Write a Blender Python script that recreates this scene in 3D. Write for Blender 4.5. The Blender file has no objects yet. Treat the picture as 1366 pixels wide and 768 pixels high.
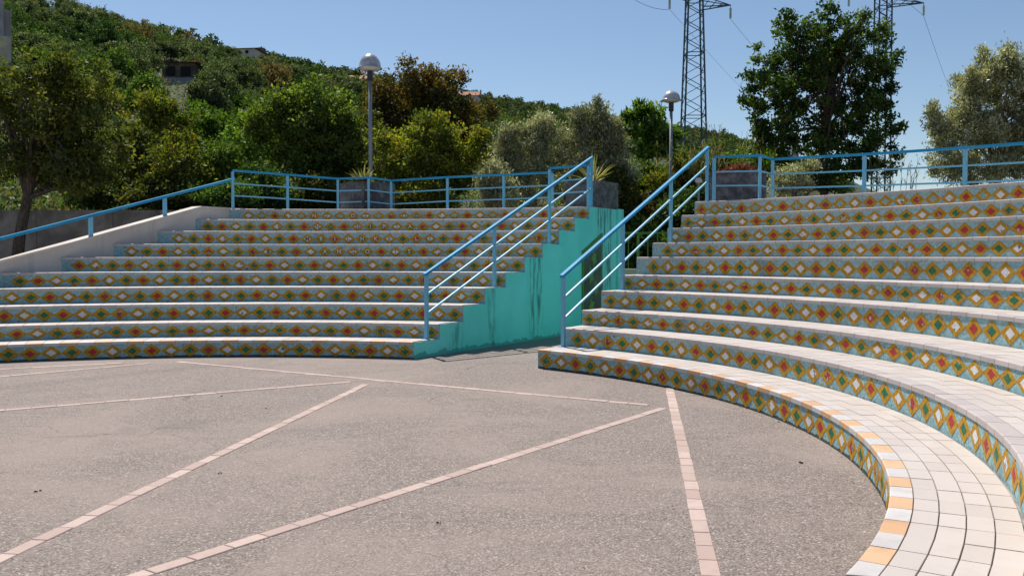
import bpy, math, random
import numpy as np
from mathutils import Vector, Matrix

R_ = math.radians
PI = math.pi
random.seed(7)
rng = np.random.default_rng(7)
C = bpy.context.scene.collection
SC = bpy.context.scene

# ------------------------------------------------------------------ camera
F, HY, EYE = 1200.0, 342.4, 1.66
PITCH = math.atan((384 - HY) / F)
cam = bpy.data.cameras.new('camera')
cam.sensor_width = 36.0
cam.lens = 36.0 * F / 1366
cam.clip_end = 6000
co = bpy.data.objects.new('camera', cam)
C.objects.link(co)
co.location = (0, 0, EYE)
co.rotation_euler = (PI / 2 - PITCH, 0, 0)
SC.camera = co

# ------------------------------------------------------------------ light
SUN_AZ = R_(-25)        # from +Y towards +X
SUN_EL = R_(57)
w = bpy.data.worlds.new('World')
SC.world = w
w.use_nodes = True
nt = w.node_tree
bg = nt.nodes['Background']
sky = nt.nodes.new('ShaderNodeTexSky')
sky.sky_type = 'NISHITA'
sky.sun_disc = False
sky.sun_elevation = SUN_EL
sky.sun_rotation = SUN_AZ
sky.altitude = 150
sky.air_density = 1.0
sky.dust_density = 0.25
sky.ozone_density = 2.4
nt.links.new(sky.outputs[0], bg.inputs[0])
bg.inputs[1].default_value = 0.078
sl = bpy.data.lights.new('sun', 'SUN')
sl.energy = 4.6
sl.angle = R_(0.53)
sl.color = (1.0, 0.945, 0.86)
so = bpy.data.objects.new('sun', sl)
C.objects.link(so)
sd = Vector((math.sin(SUN_AZ) * math.cos(SUN_EL), math.cos(SUN_AZ) * math.cos(SUN_EL), math.sin(SUN_EL)))
so.rotation_euler = sd.to_track_quat('Z', 'Y').to_euler()
so.location = (0, 0, 60)
SC.view_settings.view_transform = 'Standard'
SC.view_settings.look = 'None'
SC.view_settings.exposure = 0.38
SC.view_settings.gamma = 1.0
SC.render.engine = 'CYCLES'
SC.cycles.max_bounces = 8
SC.cycles.transparent_max_bounces = 8


def ray(u, v):
    x = (u - 683) / F
    y = (384 - v) / F
    cp, sp = math.cos(PITCH), math.sin(PITCH)
    return Vector((x, cp + y * sp, -sp + y * cp))


def aty(u, v, Y):       # the point of the place seen at (u, v), Y metres ahead
    d = ray(u, v)
    return d * (Y / d.y) + Vector((0, 0, EYE))


def atz(u, v, z):
    d = ray(u, v)
    return d * ((z - EYE) / d.z) + Vector((0, 0, EYE))


def px(p):
    cp, sp = math.cos(PITCH), math.sin(PITCH)
    z = p[2] - EYE
    zc = p[1] * cp - z * sp
    yc = p[1] * sp + z * cp
    if zc < 0.3:
        return (-9e3, 9e3)
    return (683 + F * p[0] / zc, 384 - F * yc / zc)


# ------------------------------------------------------------------ mesh helpers
def tag(o, label=None, cat=None, group=None, kind=None):
    if label: o['label'] = label
    if cat: o['category'] = cat
    if group: o['group'] = group
    if kind: o['kind'] = kind
    return o


def link(name, me, parent=None, loc=None, rz=None):
    o = bpy.data.objects.new(name, me)
    C.objects.link(o)
    if parent is not None: o.parent = parent
    if loc is not None: o.location = loc
    if rz is not None: o.rotation_euler = (0, 0, rz)
    return o


def thing(name, label, cat, loc=(0, 0, 0), rz=0, group=None):
    o = link(name, None, None, loc, rz)
    o.empty_display_size = 0.2
    return tag(o, label, cat, group)


def mesh_np(name, V, Fq, mats, midx=None, uv=None, tone=None, smooth=False):
    V = np.asarray(V, np.float32).reshape(-1, 3)
    Fq = np.asarray(Fq, np.int32)
    n, k = Fq.shape
    me = bpy.data.meshes.new(name)
    me.vertices.add(len(V))
    me.vertices.foreach_set('co', V.ravel())
    me.loops.add(n * k)
    me.loops.foreach_set('vertex_index', Fq.ravel())
    me.polygons.add(n)
    me.polygons.foreach_set('loop_start', np.arange(0, n * k, k, dtype=np.int32))
    me.polygons.foreach_set('loop_total', np.full(n, k, np.int32))
    if midx is not None: me.polygons.foreach_set('material_index', np.asarray(midx, np.int32))
    for m in mats: me.materials.append(m)
    me.update(calc_edges=True)
    if uv is not None:
        l = me.uv_layers.new(name='UVMap')
        l.data.foreach_set('uv', np.asarray(uv, np.float32).ravel())
    if tone is not None:
        a = me.attributes.new('tone', 'FLOAT', 'FACE')
        a.data.foreach_set('value', np.asarray(tone, np.float32))
    if smooth: me.polygons.foreach_set('use_smooth', np.ones(n, bool))
    return me


class MB:
    def __init__(s):
        s.v, s.f, s.m, s.uv, s.t = [], [], [], [], []

    def face(s, pts, m=0, uv=None, tone=0.0):
        i = len(s.v)
        s.v += [tuple(p) for p in pts]
        s.f.append(tuple(range(i, i + len(pts))))
        s.m.append(m)
        s.uv.append(uv if uv else [(0, 0)] * len(pts))
        s.t.append(tone)

    def hexa(s, b, t, m=0, tone=0.0, bottom=True):      # two quads, each counter-clockwise seen from above
        i = len(s.v)
        s.v += [tuple(p) for p in b] + [tuple(p) for p in t]
        fs = [(i + 4, i + 5, i + 6, i + 7)] + [(i + k, i + (k + 1) % 4, i + 4 + (k + 1) % 4, i + 4 + k) for k in range(4)]
        if bottom: fs.append((i + 3, i + 2, i + 1, i))
        for f in fs:
            s.f.append(f); s.m.append(m); s.uv.append([(0, 0)] * 4); s.t.append(tone)

    def box(s, x0, x1, y0, y1, z0, z1, m=0, tone=0.0):
        q = [(x0, y0), (x1, y0), (x1, y1), (x0, y1)]
        s.hexa([(a, b, z0) for a, b in q], [(a, b, z1) for a, b in q], m, tone)

    def obox(s, c, ax, w, d, z0, z1, m=0):              # box turned so its width runs along ax
        ax = Vector((ax[0], ax[1], 0)).normalized()
        n = Vector((-ax.y, ax.x, 0))
        c = Vector((c[0], c[1], 0))
        q = [c - ax * w / 2 - n * d / 2, c + ax * w / 2 - n * d / 2, c + ax * w / 2 + n * d / 2, c - ax * w / 2 + n * d / 2]
        s.hexa([(p.x, p.y, z0) for p in q], [(p.x, p.y, z1) for p in q], m)

    def bar(s, a, b, w, h, m=0):
        s.sweep([a, b], w, h, m)

    def sweep(s, pts, w, h, m=0):                       # rectangular bar along a polyline
        pts = [Vector(p) for p in pts]
        rings = []
        for i, p in enumerate(pts):
            t = (pts[min(i + 1, len(pts) - 1)] - pts[max(i - 1, 0)]).normalized()
            sd_ = t.cross(Vector((0, 0, 1)))
            sd_ = sd_.normalized() if sd_.length > 1e-4 else Vector((1, 0, 0))
            up = sd_.cross(t).normalized()
            rings.append([p - sd_ * w / 2 - up * h / 2, p + sd_ * w / 2 - up * h / 2, p + sd_ * w / 2 + up * h / 2, p - sd_ * w / 2 + up * h / 2])
        s.rings(rings, m)

    def rings(s, rings, m=0, cap=True):
        i = len(s.v)
        k = len(rings[0])
        for r in rings: s.v += [tuple(p) for p in r]
        for j in range(len(rings) - 1):
            for q in range(k):
                a, b = i + j * k + q, i + j * k + (q + 1) % k
                s.f.append((a, b, b + k, a + k)); s.m.append(m); s.uv.append([(0, 0)] * 4); s.t.append(0)
        if cap:
            for base, rev in ((i, True), (i + (len(rings) - 1) * k, False)):
                f = list(range(base, base + k))
                s.f.append(tuple(f[::-1] if rev else f)); s.m.append(m); s.uv.append([(0, 0)] * k); s.t.append(0)

    def tube(s, pts, rad, n=6, m=0):
        pts = [Vector(p) for p in pts]
        if not hasattr(rad, '__len__'): rad = [rad] * len(pts)
        rings = []
        prev = None
        for i, p in enumerate(pts):
            t = (pts[min(i + 1, len(pts) - 1)] - pts[max(i - 1, 0)]).normalized()
            a = prev if prev is not None else (Vector((1, 0, 0)) if abs(t.x) < .8 else Vector((0, 1, 0)))
            a = (a - t * a.dot(t)).normalized()
            prev = a
            b = t.cross(a)
            rings.append([p + (a * math.cos(2 * PI * q / n) + b * math.sin(2 * PI * q / n)) * rad[i] for q in range(n)])
        s.rings(rings, m)

    def lathe(s, prof, n=20, m=0, c=(0, 0)):
        rings = [[(c[0] + r * math.cos(2 * PI * q / n), c[1] + r * math.sin(2 * PI * q / n), z) for q in range(n)] for r, z in prof]
        s.rings(rings, m, cap=True)

    def me(s, name, mats, smooth=False):
        me = bpy.data.meshes.new(name)
        me.from_pydata(s.v, [], s.f)
        me.polygons.foreach_set('material_index', s.m)
        for m in mats: me.materials.append(m)
        l = me.uv_layers.new(name='UVMap')
        l.data.foreach_set('uv', [c for q in s.uv for p in q for c in p])
        a = me.attributes.new('tone', 'FLOAT', 'FACE')
        a.data.foreach_set('value', s.t)
        if smooth: me.polygons.foreach_set('use_smooth', [True] * len(s.f))
        me.update()
        return me

    def build(s, name, mats, parent=None, loc=None, smooth=False):
        if not isinstance(mats, (list, tuple)): mats = [mats]
        return link(name, s.me(name, mats, smooth), parent, loc)


# ------------------------------------------------------------------ material helpers
class G:
    def __init__(s, name):
        s.mat = bpy.data.materials.new(name)
        s.mat.use_nodes = True
        s.t = s.mat.node_tree
        s.t.nodes.clear()
        s.out = s.t.nodes.new('ShaderNodeOutputMaterial')

    def n(s, typ, **kw):
        nd = s.t.nodes.new('ShaderNode' + typ)
        for k, v in kw.items(): setattr(nd, k, v)
        return nd

    def put(s, sock, v):
        if hasattr(v, 'is_output'): s.t.links.new(v, sock)
        elif isinstance(v, (tuple, list)) and len(v) == 3 and sock.type == 'RGBA': sock.default_value = (*v, 1)
        else: sock.default_value = v

    def math(s, op, a, b=0.0, c=None):
        nd = s.n('Math', operation=op)
        s.put(nd.inputs[0], a); s.put(nd.inputs[1], b)
        if c is not None: s.put(nd.inputs[2], c)
        return nd.outputs[0]

    def mix(s, fac, a, b, blend='MIX'):
        nd = s.n('Mix', data_type='RGBA', blend_type=blend)
        s.put(nd.inputs[0], fac); s.put(nd.inputs[6], a); s.put(nd.inputs[7], b)
        return nd.outputs[2]

    def coord(s, which='Object'):
        return s.n('TexCoord').outputs[which]

    def pos(s):
        return s.n('NewGeometry').outputs['Position']

    def scale(s, v, sc):
        nd = s.n('VectorMath', operation='MULTIPLY')
        s.put(nd.inputs[0], v); nd.inputs[1].default_value = sc
        return nd.outputs[0]

    def noise(s, vec, sc, detail=3.0, rough=0.55, dist=0.0):
        nd = s.n('TexNoise')
        s.put(nd.inputs['Vector'], vec)
        nd.inputs['Scale'].default_value = sc
        nd.inputs['Detail'].default_value = detail
        nd.inputs['Roughness'].default_value = rough
        nd.inputs['Distortion'].default_value = dist
        return nd.outputs[0]

    def voro(s, vec, sc, feature='F1', out='Distance'):
        nd = s.n('TexVoronoi', feature=feature)
        s.put(nd.inputs['Vector'], vec)
        nd.inputs['Scale'].default_value = sc
        return nd.outputs[out]

    def white(s, vec):
        nd = s.n('TexWhiteNoise', noise_dimensions='3D')
        s.put(nd.inputs['Vector'], vec)
        return nd.outputs['Value']

    def ramp(s, fac, stops):
        nd = s.n('ValToRGB')
        e = nd.color_ramp.elements
        while len(e) < len(stops): e.new(0.5)
        for el, (p, c) in zip(e, stops):
            el.position = p
            el.color = (*c, 1) if len(c) == 3 else c
        s.put(nd.inputs[0], fac)
        return nd.outputs[0]

    def step(s, v, lo, hi):
        nd = s.n('MapRange', interpolation_type='SMOOTHSTEP')
        s.put(nd.inputs[0], v)
        nd.inputs[1].default_value = lo; nd.inputs[2].default_value = hi
        return nd.outputs[0]

    def sep(s, v):
        nd = s.n('SeparateXYZ'); s.put(nd.inputs[0], v)
        return nd.outputs

    def comb(s, x, y, z=0.0):
        nd = s.n('CombineXYZ')
        for i, a in enumerate((x, y, z)): s.put(nd.inputs[i], a)
        return nd.outputs[0]

    def attr(s, name):
        return s.n('Attribute', attribute_name=name).outputs['Fac']

    def orand(s):
        return s.n('ObjectInfo').outputs['Random']

    def bsdf(s, col, rough=0.7, bump=None, bstr=0.3, bdist=0.01, metal=0.0, spec=0.5, **kw):
        b = s.n('BsdfPrincipled')
        s.put(b.inputs['Base Color'], col)
        s.put(b.inputs['Roughness'], rough)
        b.inputs['Metallic'].default_value = metal
        b.inputs['Specular IOR Level'].default_value = spec
        for k, v in kw.items(): s.put(b.inputs[k], v)
        if bump is not None:
            bp = s.n('Bump')
            bp.inputs['Strength'].default_value = bstr
            bp.inputs['Distance'].default_value = bdist
            s.put(bp.inputs['Height'], bump)
            s.t.links.new(bp.outputs[0], b.inputs['Normal'])
        s.t.links.new(b.outputs[0], s.out.inputs[0])
        return s.mat


def stuccolike(name, col, dark, sc=3.0, rough=0.8, streak=0.0, streak_col=(.05, .06, .05), bstr=.35):
    g = G(name)
    p = g.pos()
    n1 = g.noise(p, sc, 5, .6)
    n2 = g.noise(p, sc * 12, 4, .6)
    c = g.mix(g.step(n1, .35, .7), dark, col)
    c = g.mix(g.math('MULTIPLY', g.step(n2, .4, .75), .25), c, dark)
    if streak:
        st = g.noise(g.scale(p, (1, 1, .07)), 7.0, 4, .65)
        big = g.noise(g.scale(p, (1, 1, .25)), .9, 3, .5)
        k = g.math('MULTIPLY', g.step(st, .46, .62), g.step(big, .50, .60))
        c = g.mix(g.math('MULTIPLY', k, streak), c, streak_col)
    return g.bsdf(c, rough, n2, bstr, .006)


M = {}
# washed concrete plaza
g = G('washed_concrete')
p = g.pos()
peb = g.n('TexVoronoi', feature='F1'); g.put(peb.inputs['Vector'], p); peb.inputs['Scale'].default_value = 84
pr = g.white(peb.outputs['Color'])
fine = g.noise(p, 150, 2, .7)
mid = g.noise(p, 9, 4, .65)
big = g.noise(p, .42, 5, .66, .6)
streak = g.noise(g.scale(p, (.5, 2.2, 1)), 2.2, 4, .6)
c = g.ramp(pr, [(0.0, (.048, .037, .032)), (.35, (.152, .120, .103)), (.7, (.25, .20, .173)), (.93, (.38, .315, .278)), (1.0, (.60, .52, .46))])
c = g.mix(g.math('MULTIPLY', g.step(peb.outputs['Distance'], .25, .55), .55), c, (.20, .165, .15))
c = g.mix(g.math('MULTIPLY', g.step(mid, .35, .7), .25), c, (.31, .250, .217))
c = g.mix(g.math('MULTIPLY', g.step(big, .42, .66), .6), c, (.305, .246, .213))
c = g.mix(g.math('MULTIPLY', g.step(streak, .55, .75), .28), c, (.175, .145, .135))
c = g.mix(g.math('MULTIPLY', g.step(g.noise(g.scale(p, (.35, 1.0, 1)), 1.1, 6, .7, 1.2), .56, .70), .5), c, (.15, .122, .108))
ck = g.n('TexVoronoi', feature='DISTANCE_TO_EDGE')
g.put(ck.inputs['Vector'], g.n('VectorMath', operation='ADD').outputs[0])
va = ck.inputs['Vector'].links[0].from_node
g.put(va.inputs[0], p)
nz = g.n('TexNoise'); g.put(nz.inputs['Vector'], p); nz.inputs['Scale'].default_value = 1.3; nz.inputs['Detail'].default_value = 6
g.put(va.inputs[1], g.scale(nz.outputs['Color'], (.9, .9, 0)))
ck.inputs['Scale'].default_value = .17
crack = g.math('MULTIPLY', g.math('SUBTRACT', 1.0, g.step(ck.outputs[0], .0006, .0016)), g.step(g.noise(p, .35, 2), .5, .6))
c = g.mix(g.math('MULTIPLY', crack, .7), c, (.07, .058, .052))
c = g.mix(g.step(fine, .72, .80), c, (.52, .47, .43))
h = g.math('SUBTRACT', 1.0, peb.outputs['Distance'])
M['plaza'] = g.bsdf(c, .88, h, .8, .007)

# brick bands
g = G('pink_brick')
p = g.pos()
c = g.ramp(g.orand(), [(0, (.40, .29, .25)), (.5, (.46, .345, .30)), (1, (.52, .395, .345))])
n1 = g.noise(p, 14, 5, .65)
c = g.mix(g.math('MULTIPLY', g.step(n1, .45, .7), .5), c, (.34, .27, .24))
n2 = g.noise(p, 160, 2, .6)
c = g.mix(g.math('MULTIPLY', g.step(n2, .55, .8), .4), c, (.62, .47, .42))
M['brick'] = g.bsdf(c, .85, n2, .4, .003)
M['grout'] = stuccolike('grey_grout', (.34, .295, .26), (.20, .17, .15), 8, .9)
M['concrete'] = stuccolike('grey_concrete', (.27, .255, .235), (.13, .12, .11), 1.4, .92, .6, (.03, .03, .028))
M['planter'] = stuccolike('dark_stone', (.17, .165, .17), (.065, .063, .07), 7, .95, .3, (.03, .03, .03), .8)
M['white_wall'] = stuccolike('white_wall', (.64, .575, .515), (.53, .47, .42), 1.2, .85, .25, (.30, .26, .22), .2)
g = G('teal_paint')
p = g.pos()
sx, sy, sz = g.sep(p)
along = g.math('ADD', g.math('MULTIPLY', sx, .524), g.math('MULTIPLY', sy, .852))
n1 = g.noise(p, .9, 5, .6); n2 = g.noise(p, 26, 4, .65)
c = g.mix(g.step(n1, .35, .68), (.155, .66, .60), (.205, .75, .69))
c = g.mix(g.math('MULTIPLY', g.step(n2, .52, .75), .3), c, (.11, .55, .51))
wide = g.noise(g.comb(along, 3.3, 0.0), .95, 1, .4)
st = g.noise(g.comb(g.math('MULTIPLY', along, 1.0), g.math('MULTIPLY', sz, .10), 0.0), 11, 4, .7)
k = g.math('MULTIPLY', g.step(wide, .50, .60), g.step(st, .44, .60))
k = g.math('MULTIPLY', k, g.step(g.noise(p, 2.2, 4, .7), .25, .55))
c = g.mix(g.math('MULTIPLY', k, .72), c, (.022, .055, .048))
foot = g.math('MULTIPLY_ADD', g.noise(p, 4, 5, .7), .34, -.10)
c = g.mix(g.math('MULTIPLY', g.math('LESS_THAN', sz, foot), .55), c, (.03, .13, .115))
M['teal'] = g.bsdf(c, .75, n2, .2, .006)
M['cream'] = stuccolike('cream_plaster', (.52, .48, .36), (.36, .33, .25), 2, .85, .4, (.15, .14, .1))
M['building'] = stuccolike('grey_plaster', (.38, .37, .38), (.25, .245, .25), .8, .9, .5, (.12, .12, .12))


# glazed tiles
def tile_mat(name, c0, c1, dirt, rough=.5):
    g = G(name)
    r = g.math('FRACT', g.math('ADD', g.orand(), g.attr('tone')))
    c = g.mix(r, c0, c1)
    p = g.pos()
    n1 = g.noise(p, 5, 5, .65)
    c = g.mix(g.math('MULTIPLY', g.step(n1, .48, .74), .38), c, dirt)
    n2 = g.noise(p, 45, 4, .7)
    c = g.mix(g.math('MULTIPLY', g.step(n2, .58, .74), .35), c, dirt)
    n3 = g.noise(p, 190, 2, .6)
    c = g.mix(g.math('MULTIPLY', g.step(n3, .66, .76), .5), c, (.25, .2, .17))
    return g.bsdf(c, rough, n2, .12, .003)


M['tile'] = tile_mat('cream_tile', (.505, .445, .405), (.565, .505, .465), (.46, .39, .345))
M['edge_grey'] = tile_mat('grey_white_tile', (.52, .49, .475), (.60, .57, .555), (.36, .32, .31))
M['edge_pink'] = tile_mat('pale_pink_tile', (.42, .37, .35), (.52, .46, .435), (.36, .30, .275))
M['edge_orange'] = tile_mat('orange_tile', (.58, .345, .185), (.65, .43, .255), (.42, .22, .12))


# mosaic: small squares set on the diagonal, laid by UV in metres
def mosaic(name, cols, grout=(.33, .34, .34), cell=.021, miss=.5, gk=.5, dirt=.5, odd=0.0, base=False):
    g = G(name)
    uv = g.n('UVMap').outputs[0]
    x, y, _ = g.sep(uv)
    k = 1 / (cell * math.sqrt(2))
    a = g.math('MULTIPLY', g.math('ADD', x, y), k)
    b = g.math('MULTIPLY', g.math('SUBTRACT', x, y), k)
    ca, cb = g.math('FLOOR', a), g.math('FLOOR', b)
    fa, fb = g.math('FRACT', a), g.math('FRACT', b)
    ea = g.math('ABSOLUTE', g.math('SUBTRACT', fa, .5))
    eb = g.math('ABSOLUTE', g.math('SUBTRACT', fb, .5))
    gm = g.step(g.math('MAXIMUM', ea, eb), .37, .45)
    orr = g.orand()
    cell_v = g.comb(ca, cb, g.math('MULTIPLY', orr, 91.0))
    wn = g.white(cell_v)
    c = g.ramp(wn, [(i / (len(cols) - 1), q) for i, q in enumerate(cols)])
    p = g.pos()
    # tesserae that fell out: patches decided per cell
    cp = g.comb(g.math('MULTIPLY', ca, cell), g.math('MULTIPLY', cb, cell), g.math('MULTIPLY', orr, 40.0))
    hole = g.noise(cp, 13, 2, .5)
    area = g.noise(p, .8, 2, .5)
    lvl = g.math('ADD', hole, g.math('MULTIPLY', g.math('SUBTRACT', area, .5), .42))
    lvl = g.math('ADD', lvl, g.math('MULTIPLY', g.math('SUBTRACT', wn, .5), .12))
    lvl = g.math('ADD', lvl, g.math('MULTIPLY', g.math('GREATER_THAN', orr, .84), odd))
    hm = g.step(lvl, .80 - .2 * miss, .815 - .2 * miss)
    hc = g.mix(g.step(g.noise(p, 30, 2, .5), .45, .55), (.085, .08, .08), (.40, .38, .36))
    c = g.mix(g.math('MULTIPLY', gm, gk), c, grout)
    c = g.mix(hm, c, hc)
    grime = g.noise(g.scale(p, (1, 1, .5)), 2.2, 5, .65)
    c = g.mix(g.math('MULTIPLY', g.step(grime, .5, .78), dirt), c, (.11, .10, .085))
    if base:        # near-black band with a ragged top along the foot of the lowest riser
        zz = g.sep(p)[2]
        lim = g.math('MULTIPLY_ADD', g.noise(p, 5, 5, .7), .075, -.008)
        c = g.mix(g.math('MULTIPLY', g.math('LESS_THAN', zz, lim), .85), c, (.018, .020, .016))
    hgt = g.math('SUBTRACT', 1.0, g.math('MAXIMUM', gm, hm))
    return g.bsdf(c, .6, hgt, .55, .003, spec=.22)


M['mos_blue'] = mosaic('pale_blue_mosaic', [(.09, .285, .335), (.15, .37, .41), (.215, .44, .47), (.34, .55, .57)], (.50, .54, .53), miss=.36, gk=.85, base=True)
M['mos_ochre'] = mosaic('ochre_mosaic', [(.38, .18, .003), (.50, .255, .006), (.60, .335, .016)], (.26, .16, .04), miss=.15, dirt=.3)
M['mos_red'] = mosaic('red_mosaic', [(.28, .006, .012), (.40, .012, .018), (.47, .022, .026)], (.42, .18, .16), miss=.6, dirt=.3, odd=.13)
M['mos_green'] = mosaic('green_mosaic', [(.003, .085, .032), (.006, .13, .055), (.015, .18, .08)], (.14, .30, .17), miss=.4, dirt=.3, odd=.09)
M['mos_white'] = mosaic('white_mosaic', [(.62, .62, .64), (.72, .72, .73), (.78, .78, .78)], (.36, .38, .41), miss=.58, dirt=.25, odd=.13)
M['mos_faded'] = mosaic('faded_blue_mosaic', [(.13, .33, .36), (.24, .42, .42), (.36, .48, .42)], (.30, .29, .16), miss=.4)


# blue paint
g = G('blue_paint')
p = g.pos()
n1 = g.noise(p, 2.5, 4, .6)
n2 = g.noise(p, 38, 4, .65)
c = g.mix(g.step(n1, .3, .7), (.014, .24, .47), (.035, .32, .55))
c = g.mix(g.math('MULTIPLY', g.step(n2, .62, .70), .75), c, (.19, .11, .07))
M['blue'] = g.bsdf(c, .55, n2, .06, .002, spec=.15)
g = G('light_blue_paint')
p = g.pos()
n2 = g.noise(p, 40, 3, .6)
c = g.mix(g.math('MULTIPLY', g.step(n2, .62, .70), .75), (.15, .44, .62), (.17, .11, .075))
M['lightblue'] = g.bsdf(c, .42, n2, .06, .002)
g = G('galvanised_steel')
c = g.mix(g.noise(g.pos(), 12, 3), (.16, .19, .22), (.25, .28, .31))
M['steel'] = g.bsdf(c, .5, metal=.3)
g = G('lattice_steel')
c = g.mix(g.noise(g.pos(), 3, 3), (.035, .07, .075), (.06, .10, .105))
M['lattice'] = g.bsdf(c, .7)
g = G('black_fitting'); M['black'] = g.bsdf((.012, .012, .014), .4)
g = G('green_paint')
c = g.mix(g.noise(g.pos(), 6, 3), (.05, .15, .02), (.09, .22, .03))
M['greenpaint'] = g.bsdf(c, .5)
g = G('dark_panel')
c = g.mix(g.step(g.noise(g.pos(), 3, 4), .4, .65), (.05, .065, .05), (.08, .11, .08))
M['darkpanel'] = g.bsdf(c, .6)
g = G('leaf_paint'); M['leafpaint'] = g.bsdf(g.mix(g.noise(g.pos(), 8, 3), (.09, .22, .03), (.15, .30, .05)), .5)
g = G('insulator_glass'); M['insul'] = g.bsdf((.50, .55, .38), .2)
g = G('silver_dome')
c = g.mix(g.step(g.noise(g.pos(), 5, 4), .35, .7), (.50, .46, .43), (.74, .72, .70))
M['dome'] = g.bsdf(c, .25, metal=.55)
g = G('lamp_glass'); M['lampglass'] = g.bsdf((.80, .78, .74), .25, **{'Transmission Weight': .35})
g = G('white_globe')
M['globe'] = g.bsdf(g.mix(g.noise(g.pos(), 6, 3), (.55, .50, .47), (.72, .68, .65)), .4)
M['roof'] = stuccolike('terracotta_roof', (.42, .20, .12), (.30, .14, .085), 2, .9)
M['stonehouse'] = stuccolike('brown_stone', (.17, .12, .085), (.075, .055, .04), 1.2, .95, .4, (.03, .025, .02))
M['housewall'] = stuccolike('pale_house_wall', (.62, .60, .57), (.48, .46, .44), .7, .9)
M['greyblue'] = stuccolike('grey_blue_plaster', (.30, .34, .39), (.22, .25, .29), .8, .9)
g = G('dark_opening'); M['void'] = g.bsdf((.012, .011, .010), .9)
g = G('letter_dark'); M['ink'] = g.bsdf(g.mix(g.noise(g.pos(), 60, 2), (.02, .035, .06), (.06, .07, .09)), .45)
g = G('letter_white'); M['whiteink'] = g.bsdf(g.mix(g.noise(g.pos(), 60, 2), (.58, .57, .56), (.70, .69, .68)), .45)

# bark and leaves
g = G('bark')
p = g.pos()
n = g.noise(g.scale(p, (1, 1, .25)), 22, 4, .65)
M['bark'] = g.bsdf(g.mix(g.step(n, .35, .65), (.035, .026, .020), (.11, .085, .065)), .95, n, .8, .02)
g = G('pale_bark')
p = g.pos()
n = g.noise(g.scale(p, (1, 1, .25)), 25, 4, .65)
M['palebark'] = g.bsdf(g.mix(g.step(n, .35, .65), (.08, .06, .048), (.20, .155, .125)), .95, n, .6, .02)


def leafmat(name, stops, trans=.45, rough=.5, gloss=.03, tcol=1.8):
    g = G(name)
    t = g.math('FRACT', g.math('ADD', g.attr('tone'), 0.0))
    c = g.ramp(t, stops)
    v = g.math('MULTIPLY_ADD', g.orand(), .5, .75)
    c = g.mix(1.0, c, g.comb(v, v, v), 'MULTIPLY')
    d = g.n('BsdfDiffuse'); g.put(d.inputs[0], c)
    tr = g.n('BsdfTranslucent')
    tc = g.mix(1.0, c, (tcol * 1.1, tcol * 1.15, tcol * .55), 'MULTIPLY')
    g.put(tr.inputs[0], tc)
    gl = g.n('BsdfGlossy'); gl.inputs[1].default_value = rough; g.put(gl.inputs[0], (.75, .8, .72))
    m1 = g.n('MixShader'); m1.inputs[0].default_value = trans
    g.t.links.new(d.outputs[0], m1.inputs[1]); g.t.links.new(tr.outputs[0], m1.inputs[2])
    m2 = g.n('MixShader'); m2.inputs[0].default_value = gloss
    g.t.links.new(m1.outputs[0], m2.inputs[1]); g.t.links.new(gl.outputs[0], m2.inputs[2])
    g.t.links.new(m2.outputs[0], g.out.inputs[0])
    return g.mat


L = {}
L['dark'] = leafmat('dark_leaves', [(0, (.016, .040, .008)), (.6, (.045, .088, .014)), (1, (.15, .20, .03))])
L['mid'] = leafmat('green_leaves', [(0, (.026, .055, .009)), (.6, (.070, .115, .016)), (1, (.15, .20, .03))])
L['yellow'] = leafmat('yellow_green_leaves', [(0, (.040, .055, .007)), (.55, (.100, .122, .013)), (.85, (.185, .175, .018)), (1, (.25, .14, .02))])
L['olive'] = leafmat('brownish_green_leaves', [(0, (.026, .038, .008)), (.6, (.072, .088, .015)), (.88, (.135, .14, .022)), (1, (.18, .14, .025))])
L['rust'] = leafmat('red_brown_leaves', [(0, (.034, .030, .009)), (.5, (.080, .070, .014)), (.8, (.135, .088, .020)), (1, (.17, .070, .028))])
L['moss'] = leafmat('moss_green_leaves', [(0, (.030, .052, .009)), (.6, (.078, .112, .016)), (1, (.16, .195, .028))])
L['silver'] = leafmat('silvery_leaves', [(0, (.085, .092, .046)), (.55, (.24, .24, .14)), (1, (.46, .445, .32))], .33, .45, .08)
L['bright'] = leafmat('bright_green_leaves', [(0, (.030, .070, .008)), (.6, (.085, .150, .014)), (1, (.17, .24, .03))])
L['hillolive'] = leafmat('grey_green_leaves', [(0, (.040, .058, .026)), (.6, (.095, .125, .055)), (1, (.17, .20, .10))], .3)
L['hilldark'] = leafmat('hill_dark_leaves', [(0, (.018, .040, .010)), (.6, (.045, .085, .020)), (1, (.09, .14, .032))], .3)
L['hillgreen'] = leafmat('hill_green_leaves', [(0, (.026, .058, .010)), (.6, (.062, .112, .018)), (1, (.12, .175, .03))], .33)
L['hilldry'] = leafmat('hill_dry_leaves', [(0, (.06, .052, .02)), (.6, (.14, .105, .04)), (1, (.22, .16, .07))], .3)
L['red'] = leafmat('red_succulent', [(0, (.10, .025, .015)), (1, (.26, .07, .04))], .2)
L['yucca'] = leafmat('yucca_leaves', [(0, (.12, .14, .035)), (.6, (.24, .23, .08)), (1, (.40, .33, .14))], .25)
L['straw'] = leafmat('dry_grass', [(0, (.11, .10, .045)), (1, (.26, .21, .10))], .3)

# ------------------------------------------------------------------ ground
CR, CL = Vector((-4.337, 8.023, 0)), Vector((-4.214, 5.674, 0))
ground = MB()
ground.face([(-2500, -60, 0), (2500, -60, 0), (2500, 4500, 0), (-2500, 4500, 0)])
tag(ground.build('ground', M['plaza']), 'pale washed concrete floor of the arena in front of the tiled seating', None, None, 'structure')


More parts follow.
